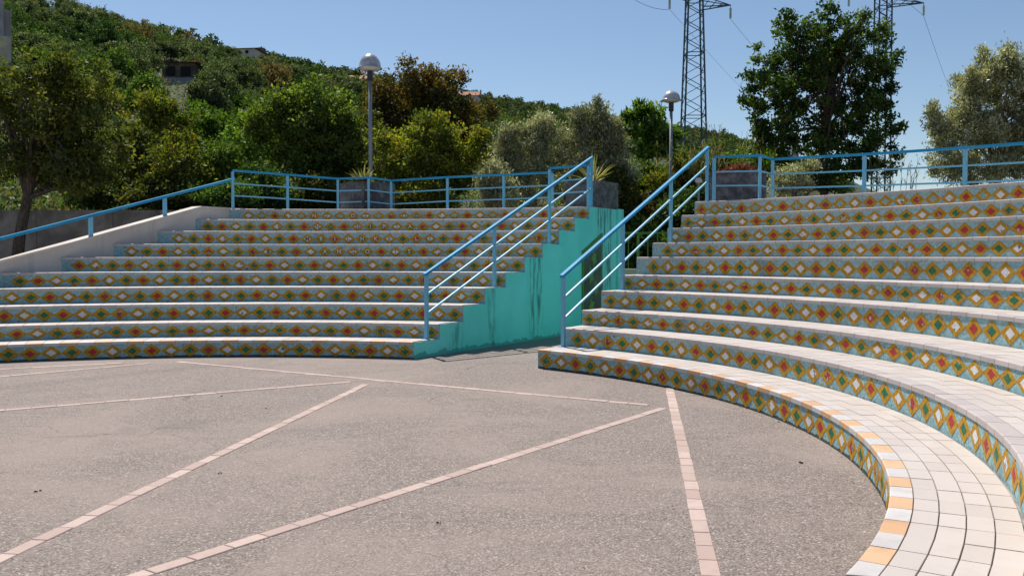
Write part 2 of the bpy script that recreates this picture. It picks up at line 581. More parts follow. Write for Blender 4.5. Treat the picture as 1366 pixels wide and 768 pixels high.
def band(A, B, label, w_=.102, ln=.25):
    A, B = Vector((A[0], A[1], 0)), Vector((B[0], B[1], 0))
    d = (B - A); n = int(d.length / ln); d.normalize()
    t = link('brick_band', None, None, A, math.atan2(d.y, d.x))
    tag(t, label, None, 'brick bands laid in the concrete floor', 'structure')
    ms = []
    for q in range(4):
        mb = MB()
        l2, w2 = ln / 2 - .0028 - .001 * (q % 2), w_ / 2 - .002 * (q // 2)
        ch = .004
        b = [(-l2, -w2, -.02), (l2, -w2, -.02), (l2, w2, -.02), (-l2, w2, -.02)]
        tp = [(-l2, -w2, .002), (l2, -w2, .002), (l2, w2, .002), (-l2, w2, .002)]
        mb.hexa(b, tp, 0, 0, False)
        mb.hexa([(x, y, .002) for x, y, _ in tp], [(x - math.copysign(ch, x), y - math.copysign(ch, y), .006) for x, y, _ in tp], 0, 0, False)
        ms.append(mb.me('brick', [M['brick']]))
    for i in range(n):
        o = link('brick', random.choice(ms), t, ((i + .5) * ln, random.uniform(-.003, .003), random.uniform(-.0015, .0015)))
        o.rotation_euler = (random.uniform(-.004, .004), random.uniform(-.003, .003), random.uniform(-.006, .006))
    return t


band((.86, 3.38), (1.99, 11.30), 'pink brick band running from the foreground to the curved tiled bench')
band((-2.62, 3.66), (1.72, 9.90), 'long pink brick band slanting across the middle of the concrete floor')
band((-5.30, 14.18), (1.62, 9.96), 'thin pink brick band running along the far side before the aisle')
band((-3.30, 1.25), (-1.87, 11.9), 'pink brick band crossing the left half of the concrete floor')
band((-8.2, 7.9), (-2.0, 11.98), 'faint pink brick band meeting another at a point on the left')
band((-9.2, 10.1), (-5.5, 14.1), 'thin pink brick band heading towards the left seating')
band((-9.6, 12.1), (-6.0, 14.07), 'thin pink brick band nearest the foot of the left seating')

# ------------------------------------------------------------------ seating
ZR = [0, .284, .561, .803, 1.094, 1.346, 1.654, 1.917, 2.200, 2.473, 2.771]
ZL = [0, .280, .528, .813, 1.093, 1.367, 1.649, 1.924, 2.216, 2.499, 2.770]


def cut(c, R, P, D):       # angle at which the line P + tD meets the circle (the far root)
    rel = Vector((P[0] - c.x, P[1] - c.y)); D = Vector((D[0], D[1])).normalized()
    b = rel.dot(D)
    t = -b + math.sqrt(max(0, b * b - rel.dot(rel) + R * R))
    q = rel + D * t
    return math.atan2(q.y, q.x)


RA_P, RA_D = (.38, 13.36), (3.31, 4.89)
LA_P, LA_D = (-1.60, 14.54), (3.31, 5.38)
LW_P, LW_D = (-8.78, 17.50), (2.21, 3.42)


def letter_meshes(chars):
    out = {}
    for ch in chars:
        cu = bpy.data.curves.new('letter', 'FONT')
        cu.body = ch; cu.size = 1; cu.extrude = .012; cu.offset = .012
        cu.align_x = 'CENTER'; cu.align_y = 'CENTER'; cu.resolution_u = 3
        tmp = bpy.data.objects.new('tmp', cu); C.objects.link(tmp)
        dg = bpy.context.evaluated_depsgraph_get(); dg.update()
        me = bpy.data.meshes.new_from_object(tmp.evaluated_get(dg))
        bpy.data.objects.remove(tmp)
        me.name = 'letter'
        out[ch] = me
    return out


def seating(label, cc, R1, T, Zs, end_lo, end_hi, dia_step, dia_first, from_hi, end_mats, letters):
    root = thing('seating_block', label, 'seating', (cc.x, cc.y, 0), 0, 'tiled seating blocks round the arena')
    NT = 10
    back = R1 + 9 * T + 1.62
    rad = [R1 + k * T for k in range(NT)] + [back]
    lo = lambda r: end_lo(r)
    hi = lambda r: end_hi(r)
    P = lambda r, a, z: (r * math.cos(a), r * math.sin(a), z)
    stuff = {'tile': MB(), 'edge_tile': MB(), 'diamond': MB()}
    cand = {'tile': [], 'edge_tile': [], 'diamond': []}
    tiers = []
    for k in range(NT):
        z0, z1 = Zs[k], Zs[k + 1]
        r0, r1 = rad[k] + .013, rad[k + 1] + .013
        if k == NT - 1: r1 = back
        mb = MB()
        a0, a1 = lo(r0), hi(r0); b0, b1 = lo(r1), hi(r1)
        n = max(8, int((a1 - a0) * r0 / .3))
        for i in range(n):
            s0, s1 = i / n, (i + 1) / n
            A0, A1 = a0 + (a1 - a0) * s0, a0 + (a1 - a0) * s1
            B0, B1 = b0 + (b1 - b0) * s0, b0 + (b1 - b0) * s1
            zb = z0 - .03
            # risers face the arc's centre
            mb.face([P(r0, A1, zb), P(r0, A0, zb), P(r0, A0, z1 - .012), P(r0, A1, z1 - .012)], 0,
                    [(-A1 * r0, 0), (-A0 * r0, 0), (-A0 * r0, z1 - zb), (-A1 * r0, z1 - zb)])
            mb.face([P(r0, A0, z1 - .012), P(r1, B0, z1 - .012), P(r1, B1, z1 - .012), P(r0, A1, z1 - .012)], 1)
        mb.face([P(r0, a0, -.05), P(r1, b0, -.05), P(r1, b0, z1 - .012), P(r0, a0, z1 - .012)], 2)
        mb.face([P(r1, b1, -.05), P(r0, a1, -.05), P(r0, a1, z1 - .012), P(r1, b1, z1 - .012)], 3)
        if k == NT - 1:
            for i in range(n):
                B0, B1 = b0 + (b1 - b0) * i / n, b0 + (b1 - b0) * (i + 1) / n
                mb.face([P(r1, B0, -.05), P(r1, B1, -.05), P(r1, B1, z1 - .012), P(r1, B0, z1 - .012)], 1)
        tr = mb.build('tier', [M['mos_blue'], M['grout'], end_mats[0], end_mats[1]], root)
        tiers.append(tr)
        # ---- tiles
        R = rad[k]
        step = .25 / R
        e0, e1 = lo(R), hi(R)
        start = e1 if from_hi else e0
        sg = -1 if from_hi else 1
        ncol = int((e1 - e0) / step) + 2
        nrow = 5 if k < NT - 1 else 12
        dep = (rad[k + 1] - R) / nrow if k < NT - 1 else .13
        for row in range(nrow):
            if row == 0: ra, rb = R, R + dep - .007
            else:
                ra, rb = R + row * dep, R + (row + 1) * dep - .007
            ja, jb = .0035 / ra, .0035 / rb
            for col in range(-1, ncol):
                m0 = start + sg * col * step; m1 = start + sg * (col + 1) * step
                q0, q1 = min(m0, m1), max(m0, m1)
                la0, la1 = max(q0 + ja, lo(ra) + .0015), min(q1 - ja, hi(ra) - .0015)
                lb0, lb1 = max(q0 + jb, lo(rb) + .0015), min(q1 - jb, hi(rb) - .0015)
                if la1 - la0 < .02 / R or lb1 - lb0 < .02 / R:
                    continue
                zt = z1 + random.uniform(-.0012, .0012)
                am = (la0 + la1) / 2
                mid = Vector(P((ra + rb) / 2, am, zt))
                wp = Vector((mid.x + cc.x, mid.y + cc.y, zt))
                if row == 0:
                    if k == 0: mat = 'edge_orange' if (col % 2 == 0) else 'edge_grey'
                    else: mat = 'edge_pink'
                    prof = [(ra + .013, z1 - .047), (ra, z1 - .047), (ra, zt - .009), (ra + .003, zt - .003), (ra + .009, zt), (rb, zt), (rb, zt - .02)]
                    nm = 'edge_tile'
                else:
                    mat = 'tile'; nm = 'tile'
                    prof = [(ra, zt - .02), (ra, zt - .0012), (ra + .0012, zt), (rb - .0012, zt), (rb, zt - .0012), (rb, zt - .02)]
                ang = lambda r, s_: (la0 + (lb0 - la0) * (r - ra) / (rb - ra)) if s_ == 0 else (la1 + (lb1 - la1) * (r - ra) / (rb - ra))
                ringA = [P(r, ang(r, 0), z) for r, z in prof]
                ringB = [P(r, ang(r, 1), z) for r, z in prof]
                u, v = px(wp)
                # how large it shows, in square pixels
                uu = [px(Vector(q) + Vector((cc.x, cc.y, 0))) for q in (ringA[1], ringB[1], ringB[-2], ringA[-2])]
                area = abs(sum(uu[i][0] * uu[(i + 1) % 4][1] - uu[(i + 1) % 4][0] * uu[i][1] for i in range(4))) / 2
                if nm == 'edge_tile': area += .045 * .25 * (F / max(1, wp.y)) ** 2
                if not (-20 < u < 1400 and 100 < v < 800): area = 0
                if z1 > EYE + .05 and row > 0: area = 0
                cand[nm].append((area, k, mat, ringA, ringB, mid))
        # ---- mosaic diamonds
        rr = rad[k] + .013
        st = dia_step / rr
        a = (e1 - dia_first[k] / rr) if from_hi else (e0 + dia_first[k] / rr)
        j = 0
        while (a > e0 + .13 / rr) if from_hi else (a < e1 - .15 / rr):
            zlo, zhi = z0 + .006, z1 - .05
            hgt = (zhi - zlo) * .97
            mid = Vector(P(rr, a, (zlo + zhi) / 2))
            wp = Vector((mid.x + cc.x, mid.y + cc.y, mid.z))
            u, v = px(wp)
            nrm = Vector((-math.cos(a), -math.sin(a), 0))
            view = (Vector((0, 0, EYE)) - wp).normalized()
            area = dia_step * hgt * max(0, nrm.dot(view)) * (F / max(.5, wp.y)) ** 2
            if not (-25 < u < 1390 and 0 < v < 800): area = 0
            seq = 'GWR' if k < NT - 1 else 'FWR'
            ph = {0: 0, 1: 0, 2: 0, 3: 0, 4: 0, 5: 0, 6: 0, 7: 1, 8: 0, 9: 2}[k]
            cand['diamond'].append((area, k, seq[(j + ph) % 3], a, mid, hgt, u))
            a += -st if from_hi else st
            j += 1
    # diamonds: shared unit meshes, 1 wide, 1 high, standing 6 mm proud of the riser
    def dia_mesh(mat):
        mb = MB()
        e_, c_ = .5, .030
        o = [(-e_, c_), (-e_, -c_), (-c_, -e_), (c_, -e_), (e_, -c_), (e_, c_), (c_, e_), (-c_, e_)]
        q = [(-.258, 0), (0, -.258), (.258, 0), (0, .258)]
        sc = lambda t: (t[0] * .29, t[1] * .21)
        y0_, y1_ = .0042, .0052

        def ring(*p): mb.face([(x, y0_, z) for x, z in p], 0, [sc(t) for t in p])
        for j in range(4):
            ring(o[2 * j], o[2 * j + 1], q[j])
            ring(o[2 * j + 1], o[(2 * j + 2) % 8], q[(j + 1) % 4], q[j])
            a_, b_ = q[j], q[(j + 1) % 4]
            mb.face([(a_[0], y0_, a_[1]), (b_[0], y0_, b_[1]), (b_[0], y1_, b_[1]), (a_[0], y1_, a_[1])], 1)
        for j in range(8):
            a_, b_ = o[j], o[(j + 1) % 8]
            mb.face([(a_[0], -.004, a_[1]), (b_[0], -.004, b_[1]), (b_[0], y0_, b_[1]), (a_[0], y0_, a_[1])], 0)
        mb.face([(x, .0052, z) for x, z in q], 1, [(x * .29, z * .21) for x, z in q])
        return mb.me('diamond', [M['mos_ochre'], mat])
    # the mesh's +Y looks to the arc's centre
    dm = {c_: dia_mesh(M[m]) for c_, m in (('R', 'mos_red'), ('G', 'mos_green'), ('W', 'mos_white'), ('F', 'mos_faded'))}
    cd = sorted(cand['diamond'], key=lambda t: -t[0])
    for i, (area, k, colr, a, mid, hgt, u) in enumerate(cd):
        o = None
        if i < 300 and area > 0:
            o = link('diamond', dm[colr], tiers[k], mid + Vector((0, 0, random.uniform(-.003, .003))), a + PI / 2)
            o.rotation_euler[1] = random.gauss(0, .018)
            o.scale = (dia_step * random.uniform(.985, .998), 1, hgt * random.uniform(.95, 1.0))
        else:
            mtx = Matrix.Translation(mid) @ Matrix.Rotation(a + PI / 2, 4, 'Z') @ Matrix.Diagonal((dia_step * .985, 1, hgt, 1))
            me = dm[colr]
            vs = [mtx @ v.co for v in me.vertices]
            uvl = me.uv_layers[0].data
            for p in me.polygons:
                mi = 0 if p.material_index == 0 else 1 + 'RGWF'.index(colr)
                stuff['diamond'].face([vs[j] for j in p.vertices], mi, [tuple(uvl[l].uv) for l in p.loop_indices])
    for nm in ('tile', 'edge_tile'):
        cl = sorted(cand[nm], key=lambda t: -t[0])
        mats = [M['tile'], M['edge_pink'], M['edge_orange'], M['edge_grey']]
        keys = ['tile', 'edge_pink', 'edge_orange', 'edge_grey']
        for i, (area, k, mat, A, B, mid) in enumerate(cl):
            if i < 300 and area > 18:
                mb = MB()
                mb.rings([[Vector(q) - mid for q in A], [Vector(q) - mid for q in B]], 0)
                o = link(nm, mb.me(nm, [M[mat]]), tiers[k], mid)
                o.rotation_euler = (random.uniform(-.003, .003), random.uniform(-.003, .003), 0)
            else:
                n0 = len(stuff[nm].f)
                stuff[nm].rings([A, B], keys.index(mat))
                t_ = random.random()
                for q in range(n0, len(stuff[nm].f)): stuff[nm].t[q] = t_
    tag(stuff['tile'].build('tiles', mats, root), kind='stuff')
    tag(stuff['edge_tile'].build('edge_tiles', mats, root), kind='stuff')
    tag(stuff['diamond'].build('diamonds', [M['mos_ochre'], M['mos_red'], M['mos_green'], M['mos_white'], M['mos_faded']], root), kind='stuff')
    if letters:
        lm = letter_meshes(set(c_ for k, lst in letters for _, c_ in lst))
        lmm = {}
        for k, lst in letters:
            for u, c_ in lst:
                best = min((t for t in cand['diamond'] if t[1] == k), key=lambda t: abs(t[6] - u))
                ink = 'ink' if best[2] in 'WF' else 'whiteink'
                if (c_, ink) not in lmm:
                    me = lm[c_].copy(); me.materials.clear(); me.materials.append(M[ink]); lmm[(c_, ink)] = me
                a, mid = best[3], best[4]
                o = link('letter', lmm[(c_, ink)], tiers[k], mid + Vector((-math.cos(a), -math.sin(a), 0)) * .0068)
                o.rotation_euler = (PI / 2, 0, a - PI / 2)
                o.scale = (.115, .115, .1)
    return root, rad


rt, RRAD = seating('curved tiled bench tiers sweeping round the right side into the foreground', CR, 7.122, .653, ZR,
                   lambda r: cut(CR, r, (1.46, 3.85), (.975, -.22)), lambda r: cut(CR, r, RA_P, RA_D), .29,
                   [.16, .34, .15, .19, .17, .35, .32, .17, .145, .16], True, (M['white_wall'], M['teal']), None)
LET = [(6, [(358, 'S'), (436.6, 'A'), (456, 'N'), (475.3, 'G'), (493.8, 'O'), (531.7, '1'), (550, '5')]),
       (7, [(409, 'M'), (428, 'B'), (447, 'I'), (466, 'C'), (485, 'H'), (504, 'K'), (522, 'E'), (557, 'L'), (576, 'I')]),
       (8, [(423, 'N'), (478.5, 'D'), (497.4, 'I'), (515.5, 'T'), (532.8, 'T'), (550, 'A')]),
       (9, [(420, 'N'), (438, 'Z'), (473.4, 'O'), (491.4, 'Z'), (542.5, 'O'), (557, 'O')])]
ltb, LRAD = seating('broad tiled bench tiers facing the arena on the left of the aisle', CL, 9.246, .686, ZL,
                    lambda r: cut(CL, r, LA_P, LA_D), lambda r: cut(CL, r, LW_P, LW_D), .302,
                    [.155, .155, .16, .17, .155, .155, .155, .155, .155, .155], False, (M['teal'], M['white_wall']), LET)


# ---- painted green panel on the end wall of the left block (a part of that wall)
la = Vector((LA_D[0], LA_D[1], 0)).normalized()
ln_ = Vector((la.y, -la.x, 0))          # out of the wall, into the aisle


def lwall(t, z, off=0.0):
    q = Vector((LA_P[0], LA_P[1], 0)) + la * t + ln_ * off
    return Vector((q.x - CL.x, q.y - CL.y, z))


def slab(mb, pts, o0, o1, m=0):
    A = [lwall(t, z, o0) for t, z in pts]; B = [lwall(t, z, o1) for t, z in pts]
    mb.rings([A, B], m)


mb = MB()
slab(mb, [(5.95, .02), (6.95, .02), (6.95, 2.20), (5.95, 1.78)], .004, .02)
pnl = mb.build('mural_panel', M['greenpaint'], ltb)
pnl['label'] = 'green panel with sloping top painted with leaves'
mb = MB()
slab(mb, [(6.05, .12), (6.85, .12), (6.85, 2.02), (6.05, 1.70)], .021, .026)
mb.build('panel_field', M['darkpanel'], pnl)
mb = MB()
for (t, z, s_) in ((6.5, 1.62, .18), (6.35, 1.25, .22), (6.6, .95, .2), (6.4, .55, .2)):
    pts = [(t + s_ * .8 * math.cos(q * PI / 5) * (1 if q % 2 else .55), z + s_ * math.sin(q * PI / 5) * (1 if q % 2 else .55)) for q in range(10)]
    slab(mb, pts, .027, .031)
mb.build('leaf_motif', M['leafpaint'], pnl)
# wall stub that carries the back of the left block past the last tier
mb = MB()
slab(mb, [(7.72, -.05), (8.02, -.05), (8.02, 2.775), (7.72, 2.775)], -.45, .05)
mb.build('end_pier', M['teal'], ltb)

# ---- white sloping wall at the far left
wd = Vector((LW_D[0], LW_D[1], 0)).normalized()
wn_ = Vector((-wd.y, wd.x, 0))          # away from the seats
sl_t = (Vector((-6.57, 20.92, 0)) - Vector((-8.78, 17.5, 0))).length
slope = (2.770 - 1.649) / sl_t


def wtop(t): return min(1.649 + .235 + slope * t, 2.795)


tt = thing('sloping_wall', 'white plastered sloping wall at the left end of the seating', 'wall', (-8.78, 17.50, 0))
mb = MB()
ts = [-7.5, (2.795 - 1.884) / slope, sl_t + 1.7]
for i in range(2):
    pts = []
    for t in (ts[i], ts[i + 1]):
        pts.append([wd * t + wn_ * .003 + Vector((0, 0, -.05)), wd * t + wn_ * .30 + Vector((0, 0, -.05)),
                    wd * t + wn_ * .30 + Vector((0, 0, wtop(t) - .05)), wd * t + wn_ * .003 + Vector((0, 0, wtop(t) - .05))])
    mb.rings(pts, 0)
mb.build('wall', M['white_wall'], tt)
mb = MB()
mb.sweep([wd * t + wn_ * .15 + Vector((0, 0, wtop(t) - .0245)) for t in ts], .34, .05)
mb.build('coping', M['white_wall'], tt)
hr = thing('wall_handrail', 'single blue handrail on short posts along the white sloping wall', 'railing', (-8.78, 17.50, 0), 0, 'blue railings')
tp = []
mb = MB()
tend = ts[1] + 1.06
mb.sweep([wd * t + wn_ * .15 + Vector((0, 0, 1.884 + slope * t + .40)) for t in (-7.4, tend)], .075, .055)
mb.build('top_rail', M['blue'], hr)
for u in (122, 221, -30, -160):
    # where the post's line of sight meets the wall line
    k = (u - 683) / F
    p0 = Vector((-8.78, 17.5, 0)) + wn_ * .15
    t = (p0.x - k * p0.y) / (k * wd.y - wd.x)
    mb = MB()
    c_ = wd * t + wn_ * .15
    mb.obox(c_, wd, .07, .06, wtop(t) - .01, 1.884 + slope * t + .385)
    mb.build('post', M['lightblue'], hr)


# ---- railings
def railing(name, label, pts, hts, rails=(0, -.31, -.62), post_at=None, w_=.07, base=None, extend=None):
    """pts: (x, y) of posts; hts: top height at each; base: foot height at each"""
    t = thing(name, label, 'railing', (pts[0][0], pts[0][1], base[0]), 0, 'blue railings')
    o = Vector((pts[0][0], pts[0][1], base[0]))
    V = [Vector((p[0], p[1], h)) - o for p, h in zip(pts, hts)]
    if extend: V2 = [V[0] - (V[1] - V[0]).normalized() * extend] + V[1:-1] + [V[-1] + (V[-1] - V[-2]).normalized() * extend]
    else: V2 = V
    for i, dz in enumerate(rails):
        mb = MB()
        if i == 0: mb.sweep([v + Vector((0, 0, dz)) for v in V2], w_ - .008, .045)
        else: mb.sweep([v + Vector((0, 0, dz)) for v in V], .032, .030)
        mb.build('top_rail' if i == 0 else 'lower_rail', M['blue'] if i == 0 else M['lightblue'], t)
    for i, v in enumerate(V):
        if post_at is not None and i not in post_at: continue
        d = (V[min(i + 1, len(V) - 1)] - V[max(i - 1, 0)])
        mb = MB()
        mb.obox(v, d, .055, .055, base[i] - base[0], v.z - .026)
        mb.obox(v, d, .12, .12, base[i] - base[0] - .002, base[i] - base[0] + .008)
        mb.build('post', M['lightblue'], t)
    return t


def aisle_rail(label, P0, D, cc, Zs, side, T):
    d = Vector((D[0], D[1], 0)).normalized()
    n = Vector((-d.y, d.x, 0)) * side
    P10 = Vector(P0 + (0,)) + d * ((Vector((D[0], D[1], 0))).length)
    L_ = Vector((D[0], D[1], 0)).length / 9
    pts, base, top = [], [], []
    for k in (1, 4, 7, 10):
        q = Vector(P0 + (0,)) + d * (L_ * (k - 1) + (.53 if k < 10 else .34)) + n * .13
        pts.append((q.x, q.y)); base.append(Zs[k] + .001)
    # straight rake between first and last post
    z0, z1 = base[0] + 1.10, base[-1] + 1.10
    Lh = [(Vector(p) - Vector(pts[0])).length for p in pts]
    top = [z0 + (z1 - z0) * l / Lh[-1] for l in Lh]
    return railing('aisle_railing', label, pts, top, (0, -.36, -.68), None, .07, base, .06)


aisle_rail('blue three-rail stair railing climbing beside the teal wall of the left seating', LA_P, LA_D, CL, ZL, 1, .686)
aisle_rail('blue three-rail stair railing climbing the left end of the right seating', RA_P, RA_D, CR, ZR, -1, .653)


def polar(u, c, R):
    d = ray(u, 300); d = Vector((d.x, d.y)).normalized()
    b = d.x * c.x + d.y * c.y
    t = b + math.sqrt(b * b - (c.x * c.x + c.y * c.y) + R * R)
    return d * t


# upper railing behind the top left tier
ul = [(311, 227.5, .12), (384, 233, .7), (451, 238.5, 1.15), (492, 237, .95), (522, 241, 1.3), (597, 236.5, 1.15), (672, 233.3, 1.0), (737, 230, .85)]
pts, hs, bs = [], [], []
for u, v, dr in ul:
    q = polar(u, CL, LRAD[9] + dr)
    pts.append((q.x, q.y)); hs.append(aty(u, v, q.y).z); bs.append(2.77)
railing('upper_railing', 'blue railing with bent corner along the top of the left seating', pts, hs, (0, -.30, -.58), None, .07, bs)
q0 = polar(733, CL, LRAD[9] + .25); q1 = polar(788, CL, LRAD[9] + .30)
railing('upper_railing', 'short blue railing in front of the stone planter above the teal wall', [(q0.x, q0.y), (q1.x - .06, q1.y)],
        [aty(733, 224.5, q0.y).z, aty(788, 220.5, q1.y).z], (0, -.30, -.58), None, .07, [2.77, 2.77])
ur = [(952, 209.5, .25), (1013, 207.5, .30), (1030, 212.5, .95)]
for u, v in ((1152, 206), (1286, 197.2), (1420, 187), (1560, 176), (1720, 160)):
    ur.append((u, v, .95))
pts, hs, bs = [], [], []
for u, v, dr in ur:
    q = polar(u, CR, RRAD[9] + dr)
    pts.append((q.x, q.y)); hs.append(aty(u, v, q.y).z); bs.append(2.77)
railing('upper_railing', 'long blue railing curving along the top of the right seating', pts, hs, (0, -.30, -.58), None, .07, bs)


# ---- planters
def planter(label, c, ax, w_, d_, z0, z1):
    t = thing('stone_planter', label, 'planter', (c[0], c[1], z0), math.atan2(ax[1], ax[0]), 'stone planters behind the railings')
    mb = MB()
    x, y, h = w_ / 2, d_ / 2, z1 - z0
    th = .09
    for (a, b, cc_, dd) in ((-x, x, -y, -y + th), (-x, x, y - th, y), (-x, -x + th, -y + th, y - th), (x - th, x, -y + th, y - th)):
        mb.box(a, b, cc_, dd, 0, h)
    mb.build('stone_wall', M['planter'], t)
    mb = MB(); mb.box(-x + th + .002, x - th - .002, -y + th + .002, y - th - .002, .01, h - .07)
    mb.build('soil', M['stonehouse'], t)
    return t


q = aty(490, 260, 22.7)
planter('dark stone planter with yucca set cornerwise behind the left railing', (q.x, q.y), (.72, -.69), .98, .98, 2.77, aty(490, 243, 22.3).z)
pc = Vector((LA_P[0], LA_P[1], 0)) + la * 7.40 - ln_ * .475
planter('dark stone planter on top of the teal wall beside the aisle', (pc.x, pc.y), (la.x, la.y), .88, .93, 2.772, aty(790, 241, 20.5).z)
q = aty(984, 250, 18.95)
planter('rough stone planter with red succulents at the top of the right stair', (q.x + .05, q.y + .15), (.96, -.28), 1.14, .75, 2.77, aty(985, 229, 18.8).z)


# ---- yucca and succulents
def blades(name, label, base, n, ln0, ln1, mat, spread, seed, cat='plant', wd0=.03):
    r = np.random.default_rng(seed)
    mb = MB()
    for i in range(n):
        az = r.uniform(0, 2 * PI); el = r.uniform(*spread); l_ = r.uniform(ln0, ln1)
        d = Vector((math.cos(az) * math.cos(el), math.sin(az) * math.cos(el), math.sin(el)))
        sd_ = Vector((-math.sin(az), math.cos(az), 0))
        prev = None
        for j in range(4):
            s0 = j / 3
            p = d * l_ * s0 + Vector((0, 0, -l_ * .35 * s0 * s0 * math.cos(el)))
            wq = wd0 * (1 - s0 ** 2) + .002
            cur = (p - sd_ * wq, p + sd_ * wq)
            if prev: mb.face([prev[0], prev[1], cur[1], cur[0]], 0, None, r.random())
            prev = cur
    o = mb.build(name, L[mat], None, base)
    return tag(o, label, cat)


q = aty(484, 246, 22.6)
blades('yucca_plant', 'yellowish yucca with arching blades in the planter below the lamp', (q.x, q.y, q.z), 60, .35, .75, 'yucca', (.15, 1.35), 3)
q = Vector((pc.x, pc.y, aty(790, 241, 20.5).z - .02))
blades('yucca_plant', 'green yucca rising from the stone planter above the teal wall', (q.x, q.y, q.z - .06), 60, .4, .95, 'yucca', (.25, 1.45), 4, wd0=.025)
r = np.random.default_rng(5)
mb = MB()
for i in range(420):
    x, y = r.normal(0, .26), r.normal(0, .13)
    h = max(.05, .24 - (x / .5) ** 2 * .25) * r.uniform(.4, 1)
    a = r.uniform(0, PI); s_ = r.uniform(.015, .03)
    dx, dy = math.cos(a) * s_, math.sin(a) * s_
    lx, ly = r.normal(0, .05, 2)
    mb.face([(x - dx, y - dy, h - .07), (x + dx, y + dy, h - .07), (x + dx * .3 + lx, y + dy * .3 + ly, h + .02)], 0, None, r.random())
q = aty(987, 229, 18.95)
tag(mb.build('succulent_plant', L['red'], None, (q.x, q.y, q.z - .05)), 'low red-brown succulent filling the stone planter by the right railing', 'plant')


# ---- lamps
def lamp(label, u, vtop, vdome, Y, zb, dome_r):
    top = aty(u, vtop, Y); zd = aty(u, vdome, Y).z
    t = thing('street_lamp', label, 'street lamp', (top.x, top.y, zb), 0, 'dome-topped street lamps')
    H = top.z - zb; hd = zd - zb
    mb = MB(); mb.tube([(0, 0, 0), (0, 0, H * .5), (0, 0, hd - .30)], [.055, .05, .045], 10); mb.build('pole', M['steel'], t, None, True)
    mb = MB(); mb.lathe([(.10, -.02), (.10, .02), (.075, .025), (.075, .05)], 12); mb.build('base_flange', M['steel'], t)
    mb = MB(); mb.lathe([(.06, hd - .31), (.075, hd - .29), (.075, hd - .06), (.06, hd - .04)], 12); mb.build('lamp_holder', M['black'], t)
    prof = [(dome_r * 1.04, hd), (dome_r * 1.04, hd + .015)]
    hh = H - hd
    for i in range(8):
        a = i / 7 * PI / 2
        prof.append((max(.006, dome_r * .93 * math.cos(a)), hd + .02 + (hh - .02) * math.sin(a)))
    mb = MB(); mb.lathe(prof, 24); mb.build('dome', M['dome'], t, None, True)
    mb = MB(); mb.lathe([(.05, hd - .055), (dome_r * .55, hd - .05), (dome_r * .92, hd - .012), (dome_r * .92, hd - .002)], 20); mb.build('diffuser', M['lampglass'], t, None, True)


lamp('tall grey street lamp with silver dome behind the yucca planter', 493.5, 72, 92, 23.6, 2.3, .31)
lamp('grey street lamp with silver dome standing between the two railings of the aisle', 895.5, 121, 134.5, 26.5, .3, .285)


def globe_lamp(label, u, v, Y, r_, zb):
    q = aty(u, v, Y)
    t = thing('bollard_lamp', label, 'lamp', (q.x, q.y, zb), 0, 'small globe lamps')
    mb = MB(); mb.tube([(0, 0, 0), (0, 0, q.z - zb - r_ * .5)], .035, 8); mb.build('post', M['steel'], t)
    mb = MB()
    mb.lathe([(r_ * .4, q.z - zb - r_ * .75), (r_ * .95, q.z - zb - r_ * .5), (r_ * 1.05, q.z - zb - r_ * .1), (r_ * .95, q.z - zb + r_ * .3), (r_ * .65, q.z - zb + r_ * .7), (r_ * .05, q.z - zb + r_ * .85)], 16)
    mb.build('globe', M['globe'], t, None, True)


globe_lamp('small pale globe lamp just above the right upper railing', 1058, 208.5, 27, .13, 2.4)
globe_lamp('small pale globe lamp glimpsed between the right stair rails', 932, 241, 25, .10, 2.2)

# ---- aisle back: green fence, cream plinth
fr = thing('green_fence', 'green metal fence closing the far end of the aisle', 'fence', (2.5, 23.2, 0))
mb = MB(); mb.sweep([(-.3, 0, 2.27), (2.6, 0, 2.27)], .05, .05); mb.build('top_rail', M['greenpaint'], fr)
mb = MB(); mb.sweep([(-.3, 0, .25), (2.6, 0, .25)], .04, .04); mb.build('lower_rail', M['greenpaint'], fr)
for i in range(12):
    x = -.25 + i * .25
    if i % 4 == 0:
        mb = MB(); mb.box(x - .03, x + .03, -.03, .03, 0, 2.24); mb.build('post', M['greenpaint'], fr)
    else:
        mb = MB(); mb.box(x - .011, x + .011, -.011, .011, .27, 2.245); mb.build('bar', M['greenpaint'], fr)
mb = MB(); mb.box(-.02, .85, -.12, .12, 0, 1.30)
mb.box(-.05, .88, -.15, .15, 1.302, 1.36)
q = aty(812, 400, 22.3)
tag(mb.build('low_wall', M['cream'], None, (q.x, q.y, 0)), 'low cream wall standing beyond the green panel in the aisle', 'wall')

# ---- dark retaining wall at the left
rw = MB()
rw.box(-22, -7.2, 0, .35, -.05, 2.98)
rwo = tag(rw.build('retaining_wall', M['concrete'], None, (0, 25.6, 0)), 'dark weathered concrete retaining wall behind the white sloping wall', 'wall')
for i in range(7):
    mb = MB(); mb.box(-21.9 + i * 2.1, -21.9 + i * 2.1 + 2.085, -.012 - .004 * (i % 2), -.001, 0, 2.90 - .02 * (i % 3)); mb.build('panel', M['concrete'], rwo)


# ------------------------------------------------------------------ hillside
US = [-900, -200, 0, 130, 330, 500, 740, 960, 1060, 1180, 1400, 2200]
DS = [120, 120, 130, 145, 180, 260, 400, 500, 520, 520, 520, 520]
YS = [-130, -45, 20, 40, 85, 112, 149, 182, 212, 262, 275, 285]


def hill_z(u, Y):
    D = np.interp(u, US, DS); ys = np.interp(u, US, YS)
    H = EYE + D * (HY - ys) / F
    zn = np.interp(u, [-900, 330, 420, 760, 1000, 2200], [2.93, 2.93, 2.3, 1.5, 2.2, 2.2])
    t = (Y - 30) / (D - 30)
    tc = np.clip(t, 0, 1)
    z = zn + (H - zn) * (tc ** 1.12)
    z = np.where(t > 1, H - (t - 1) * D * .06, z)
    return z


